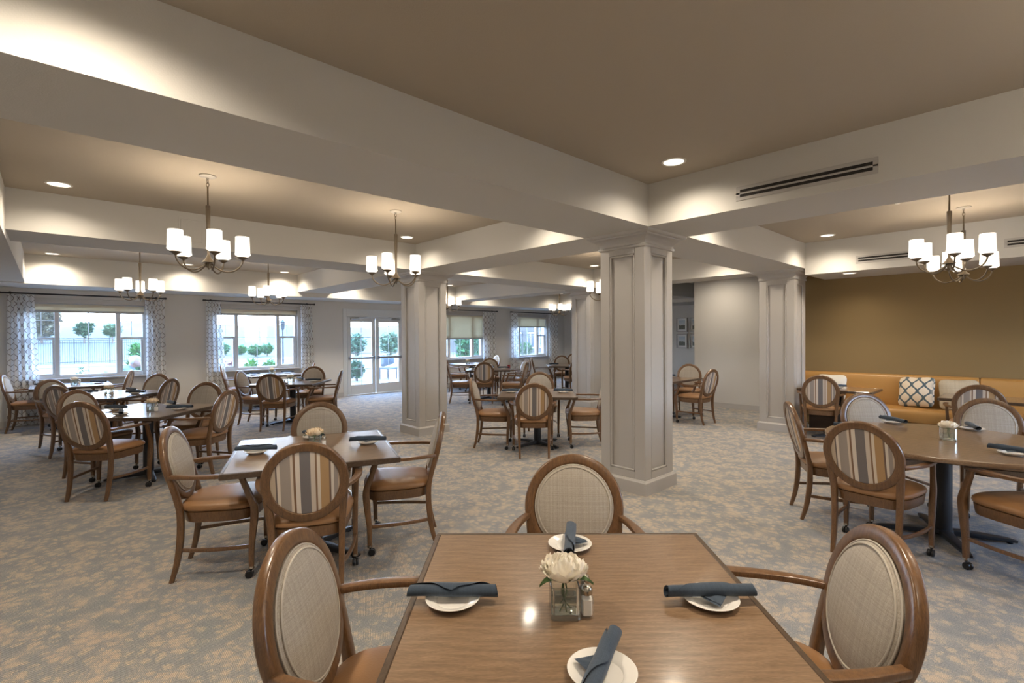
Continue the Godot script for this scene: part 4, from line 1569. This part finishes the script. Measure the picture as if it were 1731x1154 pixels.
	s.lathe(Vector3.ZERO, [[0.07, 0.0], [0.06, 0.1], [0.035, 0.14], [0.03, 1.95], [0.05, 2.0]], 10)
	part("post", s.commit(), M.iron, lp)
	var hd := Shape.new()
	hd.lathe(Vector3(0, 2.0, 0), [[0.06, 0.0], [0.09, 0.25], [0.11, 0.27], [0.02, 0.36]], 10)
	part("lantern_head", hd.commit(), M.iron, lp)

# ---------------------------------------------------------------- all of it
func _ready() -> void:
	var cam := Camera3D.new()
	cam.name = "camera"
	add_child(cam)
	cam.keep_aspect = Camera3D.KEEP_HEIGHT
	cam.fov = rad_to_deg(2.0 * atan(577.0 / 837.77))
	cam.position = Vector3(0, 1.56, 0)
	cam.rotation = Vector3(-0.01120701, -0.75093865, -0.00623830)
	cam.near = 0.05
	cam.far = 400.0
	cam.current = true
	var env := Environment.new()
	var sky := Sky.new()
	var sm := ProceduralSkyMaterial.new()
	sm.sky_top_color = Color(0.55, 0.75, 1.0)
	sm.sky_horizon_color = Color(0.90, 0.95, 1.0)
	sm.sky_curve = 0.2
	sm.sky_energy_multiplier = 3.9
	sm.ground_bottom_color = Color(0.55, 0.52, 0.48)
	sm.ground_horizon_color = Color(0.8, 0.8, 0.8)
	sky.sky_material = sm
	env.background_mode = Environment.BG_SKY
	env.sky = sky
	env.tonemap_mode = Environment.TONE_MAPPER_LINEAR
	env.tonemap_exposure = 1.1
	env.sdfgi_enabled = true
	env.ssao_enabled = true
	env.ssil_enabled = true
	var we := WorldEnvironment.new()
	we.name = "environment"
	we.environment = env
	add_child(we)
	var sun := DirectionalLight3D.new()
	sun.name = "sun"
	add_child(sun)
	sun.rotation_degrees = Vector3(-58, 90, 0)
	sun.light_energy = 0.5
	sun.light_color = Color(1.0, 0.95, 0.87)
	sun.light_angular_distance = 0.6
	sun.shadow_enabled = true
	sun.sky_mode = DirectionalLight3D.SKY_MODE_LIGHT_ONLY

	make_materials()
	build_room()
	column(4.48, -2.895, "first white panelled column between the peony table and the booth")
	column(4.48, -6.91, "white panelled column beside the glass doors")
	column(8.78, -2.915, "white panelled column at the end of the booth bench")
	column(8.78, -6.91, "white panelled column half hidden behind the first column")
	window(1, 0.555, 0.82, 2.22, "wide white window with an iron fence and a seated person outside")
	window(2, 3.57, 0.82, 2.22, "wide white window with round green shrubs outside")
	window(3, 9.52, 0.85, 2.24, "white window with its shade half lowered")
	window(4, 12.52, 0.82, 2.24, "white window at the far corner with a tall fence outside")
	for k in 2:
		window(5 + k, SOUTH[k], 0.82, 2.22, "white window in the wall behind the viewer, number %d from the side wall" % (k + 1), 3.5, PI)
	glass_doors()

	# lights in the ceiling
	recessed_light(3.72, CEIL, -2.05, CAN * 0.75, "recessed ceiling light just in front of the first white column")
	recessed_light(0.08, CEIL, -2.05, CAN * 1.8, "recessed ceiling light washing the big beam above the first table")
	recessed_light(1.90, CEIL, -0.45, CAN * 1.6, "recessed ceiling light overhead, above the peony table")
	recessed_light(0.08, CEIL, 1.10, CAN, "recessed ceiling light behind the viewer on the window side")
	recessed_light(3.72, CEIL, 1.10, CAN, "recessed ceiling light behind the viewer near the middle beam")
	recessed_light(0.08, CEIL, -6.11, CAN * 0.7, "recessed ceiling light in the chandelier tray by the side wall")
	recessed_light(3.71, CEIL, -6.14, CAN * 0.7, "recessed ceiling light beside the second chandelier near a column")
	recessed_light(0.08, CEIL, -3.70, CAN * 0.7, "recessed ceiling light hidden above the big beam by the side wall")
	recessed_light(3.71, CEIL, -3.70, CAN * 0.7, "recessed ceiling light hidden above the big beam by the first column")
	recessed_light(0.05, CEIL, -11.15, CAN * 1.35, "recessed ceiling light before the first curtained window")
	recessed_light(3.72, CEIL, -11.15, CAN * 1.35, "recessed ceiling light before the second curtained window")
	recessed_light(1.95, CEIL, -11.15, CAN * 0.9, "recessed ceiling light between the first two curtained windows")
	recessed_light(8.12, CEIL, -2.10, CAN, "recessed ceiling light in front of the booth column")
	recessed_light(5.23, CEIL, -2.10, CAN, "recessed ceiling light hidden above the beam beside the first column")
	recessed_light(8.12, CEIL, 1.10, CAN, "recessed ceiling light at the far end of the booth tray")
	recessed_light(5.23, CEIL, 1.10, CAN, "recessed ceiling light at the viewer's end of the booth tray")
	recessed_light(8.85, SOFFIT, -2.0, CAN * 0.5, "recessed soffit light above the end of the booth bench")
	recessed_light(8.05, CEIL, -6.18, CAN, "recessed ceiling light seen just past the first column")
	recessed_light(5.23, CEIL, -3.70, CAN, "recessed ceiling light behind the first column")
	recessed_light(8.05, CEIL, -3.70, CAN, "recessed ceiling light behind the booth column beam")
	recessed_light(5.23, CEIL, -6.14, CAN, "recessed ceiling light beyond the second column beam")
	recessed_light(8.06, CEIL, -11.12, CAN * 1.35, "recessed ceiling light before the window with the half-lowered shade")
	recessed_light(5.23, CEIL, -11.12, CAN * 1.35, "recessed ceiling light before the glass doors")
	recessed_light(12.5, CEIL, -11.0, CAN, "recessed ceiling light before the far corner window")
	recessed_light(9.5, CEIL, -11.0, CAN, "recessed ceiling light in the corner tray by the column beam")
	recessed_light(9.8, CEIL, -4.6, CAN, "recessed ceiling light washing the plain white wall")
	chandelier(1.02, -4.95, deg_to_rad(52), "bronze chandelier hanging over the square table, the one with its canopy fully seen")
	chandelier(2.85, -4.95, deg_to_rad(4), "bronze chandelier hanging before the column beside the glass doors")
	chandelier(1.02, -9.37, deg_to_rad(12), "bronze chandelier hanging before the first curtained window")
	chandelier(2.85, -9.37, deg_to_rad(30), "bronze chandelier hanging before the second curtained window")
	chandelier(6.72, -9.37, deg_to_rad(40), "bronze chandelier half hidden behind the column by the glass doors")
	chandelier(10.6, -9.37, deg_to_rad(10), "bronze chandelier before the far corner window")
	chandelier(6.71, -4.91, deg_to_rad(62), "bronze chandelier almost hidden behind the first white column")
	chandelier(6.195, -0.605, deg_to_rad(50), "bronze chandelier over the round table, its canopy hidden by the beam")
	chandelier(7.48, -0.61, deg_to_rad(14), "bronze chandelier over the booth aisle, its canopy showing below the beam")

	chandelier(1.02, 0.90, deg_to_rad(20), "bronze chandelier overhead at the viewer's end, toward the side wall")
	chandelier(2.85, 0.90, deg_to_rad(45), "bronze chandelier overhead at the viewer's end, toward the booth")

	# window dressing
	roller_shade(0.555, 2.07, 2.20, "cream roller shade drawn up above the first window")
	roller_shade(3.57, 2.09, 2.20, "cream roller shade drawn up above the second window")
	roller_shade(9.52, 1.49, 2.22, "cream roller shade lowered half way down its window")
	roller_shade(12.52, 1.88, 2.22, "cream roller shade a quarter down in the far corner window")
	curtain_rod(-0.62, 1.74, "dark curtain rod over the first window")
	curtain_rod(2.48, 4.81, "dark curtain rod over the second window")
	curtain_rod(8.2, 10.88, "dark curtain rod over the window with the half-lowered shade")
	curtain_rod(11.55, 13.95, "dark curtain rod over the far corner window")
	curtain(-0.54, -0.20, 4.6, 0.12, "sheer trellis curtain hanging to the floor at the outer edge of the first window")
	curtain(1.42, 1.74, 4.2, 0.04, "sheer trellis curtain between the first window and the wall pier")
	curtain(2.50, 2.78, 4.0, 0.14, "sheer trellis curtain at the second window's edge toward the first window")
	curtain(4.50, 4.78, 4.0, 0.06, "sheer trellis curtain at the second window's edge toward the glass doors")
	curtain(8.30, 8.62, 4.0, 0.05, "sheer trellis curtain mostly hidden by the column, at the half-shaded window")
	curtain(10.28, 10.82, 4.5, 0.06, "sheer trellis curtain beside the half-lowered shade")
	curtain(11.52, 11.86, 4.0, 0.05, "narrow sheer trellis curtain at the near edge of the corner window")
	curtain(13.40, 13.92, 4.5, 0.05, "wide sheer trellis curtain next to the room's far corner")
	slot_vent(4.10, -1.677, -0.791, 2.698, "white two-slot air vent in the big beam beside the first column")
	slot_vent(8.57, -1.83, -1.05, 2.632, "two-slot air vent above the booth bench, beside the chandeliers")
	slot_vent(8.57, -0.30, 0.5, 2.655, "two-slot air vent above the booth bench at the picture edge")
	access_panel(Vector3(1.18, 2.76, -6.54), 0.0, "faint white access panel in the beam behind the chandelier")
	access_panel(Vector3(5.9, 2.76, -3.275), 0.0, "faint white access panel in the beam beyond the first column")
	sprinkler(Vector3(6.55, CEIL, -1.05), "small white sprinkler in the ceiling near the booth chandeliers")
	sprinkler(Vector3(0.95, SOFFIT, -11.9), "small white sprinkler under the soffit above the first window")
	sprinkler(Vector3(1.75, LOW, -6.95), "small white sprinkler under the beam behind the chandelier")
	picture_frame(1.87, -7.66, 1, "small framed landscape print, upper one beside the room corner")
	picture_frame(1.87, -7.22, 2, "small framed landscape print, upper one cut by the white wall edge")
	picture_frame(1.37, -7.66, 3, "small framed landscape print, lower one beside the room corner")
	picture_frame(1.37, -7.22, 4, "small framed landscape print, lower one cut by the white wall edge")

	# tables, chairs and what stands on them
	var t1 := "the big peony's table"
	var t2 := "the table beyond the peony table"
	var t3 := "the table under the side-wall chandelier"
	var t4 := "the table before the fence-view window"
	var t5 := "the table at the fence-view window's sill"
	var t6 := "the table before the shrub-view window"
	var t7 := "the table at the shrub-view window's sill"
	var t8 := "the table between the middle columns"
	var t9 := "the table before the half-lowered shade"
	var ta := "the table at the half-shaded sill"
	var tb := "the table before the corner window"
	var tc := "the table by the white wall"
	var td := "the round table"
	place_table(1.183, -0.954, -43.65, "walnut square table in front with the big ivory peony")
	place_table(1.415, -3.655, -20.5, "walnut square table behind the peony table, four armchairs round it")
	place_table(0.81, -6.95, -45, "walnut square table under the side wall's chandelier, reflecting window light")
	place_table(0.65, -9.32, -45, "walnut square table one row before the first curtained window")
	place_table(0.28, -11.74, 0, "walnut square table pushed under the first window sill")
	place_table(3.25, -9.38, -40, "walnut square table before the second window and the glass doors")
	place_table(3.6, -11.75, 0, "walnut square table pushed under the second window sill")
	place_table(5.11, -4.95, -45.9, "walnut square table between the first column and the next column")
	place_table(7.98, -9.40, -43, "walnut square table before the window with the half-lowered shade")
	place_table(9.13, -11.55, 0, "walnut square table pushed under the half-shaded window sill")
	place_table(10.45, -8.98, -43, "walnut square table before the far corner window, behind a column")
	place_table(8.38, -4.92, 0, "walnut square table by the plain white wall, behind the first column")
	round_table(5.02, -0.525)
	var booth := [make_table("booth_table", "small walnut booth table at the column end of the bench", 0.70, 0.95, 0.74), make_table("booth_table", "small walnut booth table before the seam in the bench", 0.70, 0.95, 0.74)]
	booth[0].position = Vector3(8.71, 0, -2.10)
	booth[1].position = Vector3(8.62, 0, -0.445)

	place_chair(1.657, -1.377, -48.2, "beige linen-backed armchair facing the viewer across " + t1)
	place_chair(0.753, -1.323, 45.5, "large oval-back armchair at the window side of " + t1)
	place_chair(1.635, -0.582, -142.2, "large oval-back armchair at the booth side of " + t1)
	place_chair(1.192, -3.145, 154, "armchair showing its striped back at the near side of " + t2)
	place_chair(0.875, -3.834, 64, "beige-backed armchair turned sideways at the window side of " + t2)
	place_chair(1.967, -3.386, -122, "profile armchair with casters showing at the booth side of " + t2)
	place_chair(1.668, -4.189, -22, "beige linen-backed armchair at the far side of " + t2)
	place_chair(0.42, -6.441, 138, "armchair showing its striped back at the near side of " + t3)
	place_chair(0.41, -7.36, 38, "beige-backed armchair peeping over the striped one at " + t3)
	place_chair(1.25, -6.55, -134, "striped-back armchair turned half away at the booth side of " + t3)
	place_chair(1.304, -7.404, -45, "beige linen-backed armchair at the far side of " + t3)
	place_chair(0.31, -8.823, 128, "striped-back armchair at the near side of " + t4)
	place_chair(0.185, -9.66, 36, "beige-backed armchair at the side wall edge of " + t4)
	place_chair(1.06, -9.0, -130, "striped-back armchair at the booth side of " + t4)
	place_chair(1.09, -9.85, -46, "beige linen-backed armchair at the far side of " + t4)
	place_chair(-0.25, -11.80, 80, "armchair in profile before the floor-length curtain at " + t5)
	place_chair(0.80, -11.74, -108, "armchair in profile at the pier end of " + t5)
	place_chair(2.845, -8.92, 141, "armchair showing its striped back at the near side of " + t6)
	place_chair(2.77, -9.76, 50, "beige-backed armchair turned sideways at the window side of " + t6)
	place_chair(3.56, -8.80, -118, "armchair in profile, door side of " + t6)
	place_chair(3.78, -9.92, -32, "beige linen-backed armchair at the far side of " + t6)
	place_chair(2.96, -11.72, 72, "armchair in profile at the first-window end of " + t7)
	place_chair(4.22, -11.78, -108, "bright-backed armchair at the door end of " + t7)
	place_chair(4.67, -4.60, 137, "armchair showing its striped back at the near side of " + t8)
	place_chair(4.63, -5.33, 42, "armchair in profile at the window side of " + t8)
	place_chair(5.58, -4.48, -136, "armchair half hidden by the first column at " + t8)
	place_chair(5.65, -5.40, -44, "beige linen-backed armchair at the far side of " + t8)
	place_chair(7.47, -8.97, 140, "armchair showing its striped back at the near side of " + t9)
	place_chair(7.07, -9.35, 54, "armchair in profile beside the second column at " + t9)
	place_chair(7.72, -8.25, -144, "striped-back armchair turned half away at the booth side of " + t9)
	place_chair(8.42, -9.87, -40, "beige linen-backed armchair at the far side of " + t9)
	place_chair(8.55, -9.02, -104, "pale-backed armchair close behind the turned striped one at " + t9)
	place_chair(9.80, -11.59, -104, "bright-backed armchair beside the trellis curtain at " + ta)
	place_chair(8.42, -11.35, 70, "armchair partly hidden by the column at " + ta)
	place_chair(9.80, -9.25, 46, "armchair in profile at the window side of " + tb)
	place_chair(11.0, -9.60, -42, "beige linen-backed armchair at the far side of " + tb)
	place_chair(10.02, -8.35, 150, "striped-back armchair cut off by the hidden column at " + tb)
	place_chair(12.6, -10.45, -40, "lone oval-back armchair near the pictures' end of the window wall")
	place_chair(8.40, -4.22, 175, "striped-back armchair before the plain white wall at " + tc)
	place_chair(9.22, -4.78, -66, "beige linen-backed armchair against the plain white wall at " + tc)
	place_chair(4.33, -0.81, 84, "armchair showing its wide striped back at " + td)
	place_chair(4.914, -1.239, 30, "armchair seen edge-on at the column side of " + td)
	place_chair(5.698, -0.997, -46, "beige linen-backed armchair before the striped booth chair at " + td)
	place_chair(5.89, -0.244, -72, "wide beige linen-backed armchair behind the vase of " + td)
	place_chair(4.50, -0.02, 142, "armchair cut by the picture edge, casters showing, at " + td)
	place_chair(8.41, -2.26, 104, "striped-back armchair at the booth table beside the column")
	place_chair(8.10, -0.53, 96, "striped-back armchair at the booth table by the bench seam")

	make_bench()
	pillow(M.pillow_print, "square pillow with a blue trellis print in the middle of the bench", Vector3(9.32, 0.70, -1.27), -PI / 2 - 0.25, -0.28, 0.06, 0.46)
	pillow(M.pillow_plain, "plain oatmeal pillow leaning beside the trellis pillow", Vector3(9.34, 0.69, -0.80), -PI / 2 + 0.12, -0.26, 0.03, 0.45)
	pillow(M.pillow_white, "pale pillow behind the chair at the column end of the bench", Vector3(9.33, 0.69, -2.36), -PI / 2, -0.26, 0.0, 0.44)

	centrepiece(1.095, -0.955, deg_to_rad(-43), t1, 2)
	centrepiece(1.42, -3.66, deg_to_rad(-20), t2, 1, true)
	centrepiece(0.83, -6.78, deg_to_rad(-40), t3, 1, true)
	centrepiece(0.62, -9.2, deg_to_rad(-40), t4, 1, true)
	centrepiece(0.31, -11.60, 0.3, t5, 1)
	centrepiece(3.18, -9.3, deg_to_rad(-30), t6, 1)
	centrepiece(3.6, -11.7, 0.2, t7, 1)
	centrepiece(8.95, -11.5, 0.1, ta, 0)
	centrepiece(10.7, -8.9, 0.5, tb, 0)
	centrepiece(5.00, -0.49, 0.4, td, 0)

	setting(1.183, -0.954, -43.65, 0, 0.385, 2, t1)
	setting(1.183, -0.954, -43.65, 1, 0.33, -24, t1)
	setting(1.183, -0.954, -43.65, 2, 0.40, 0, t1)
	setting(1.183, -0.954, -43.65, 3, 0.395, -8, t1)
	for k in 4:
		setting(1.415, -3.655, -20.5, k, 0.38, [-15, 20, -14, 30][k], t2)
		setting(0.81, -6.95, -45, k, 0.37, [10, 40, -6, 50][k], t3)
		setting(3.25, -9.38, -40, k, 0.37, [6, 20, -6, 40][k], t6)
		setting(5.11, -4.95, -45.9, k, 0.37, [-6, 30, 8, 90][k], t8)
		round_setting(k)
		if k != 1:
			setting(0.65, -9.32, -45, k, 0.37, [4, 0, 30, 60][k], t4)
			setting(7.98, -9.40, -43, k, 0.37, [4, 0, 30, 60][k], t9)
	for k in [0, 2]:
		setting(0.28, -11.74, 0, k, 0.36, [-40, 0, -35, 0][k], t5)
		setting(3.6, -11.75, 0, k, 0.36, [-40, 0, -35, 0][k], t7)
		setting(10.45, -8.98, -43, k, 0.36, [10, 0, 20, 0][k], tb)
		setting(8.38, -4.92, 0, k, 0.36, [-20, 0, 40, 0][k], tc)
	setting(8.71, -2.10, -90, 0, -0.02, 50, "the booth table beside the column", 0.74)
	var cup := Shape.new()
	cup.lathe(Vector3(8.52, TOP, -9.25), [[0.028, 0.0], [0.034, 0.004], [0.036, 0.08], [0.033, 0.08], [0.030, 0.01]], 18)
	whole("red_cup", cup.commit(), mat(col(150, 30, 28), 0.4), "small red cup at the edge of " + t9, "cup")
	build_outside()
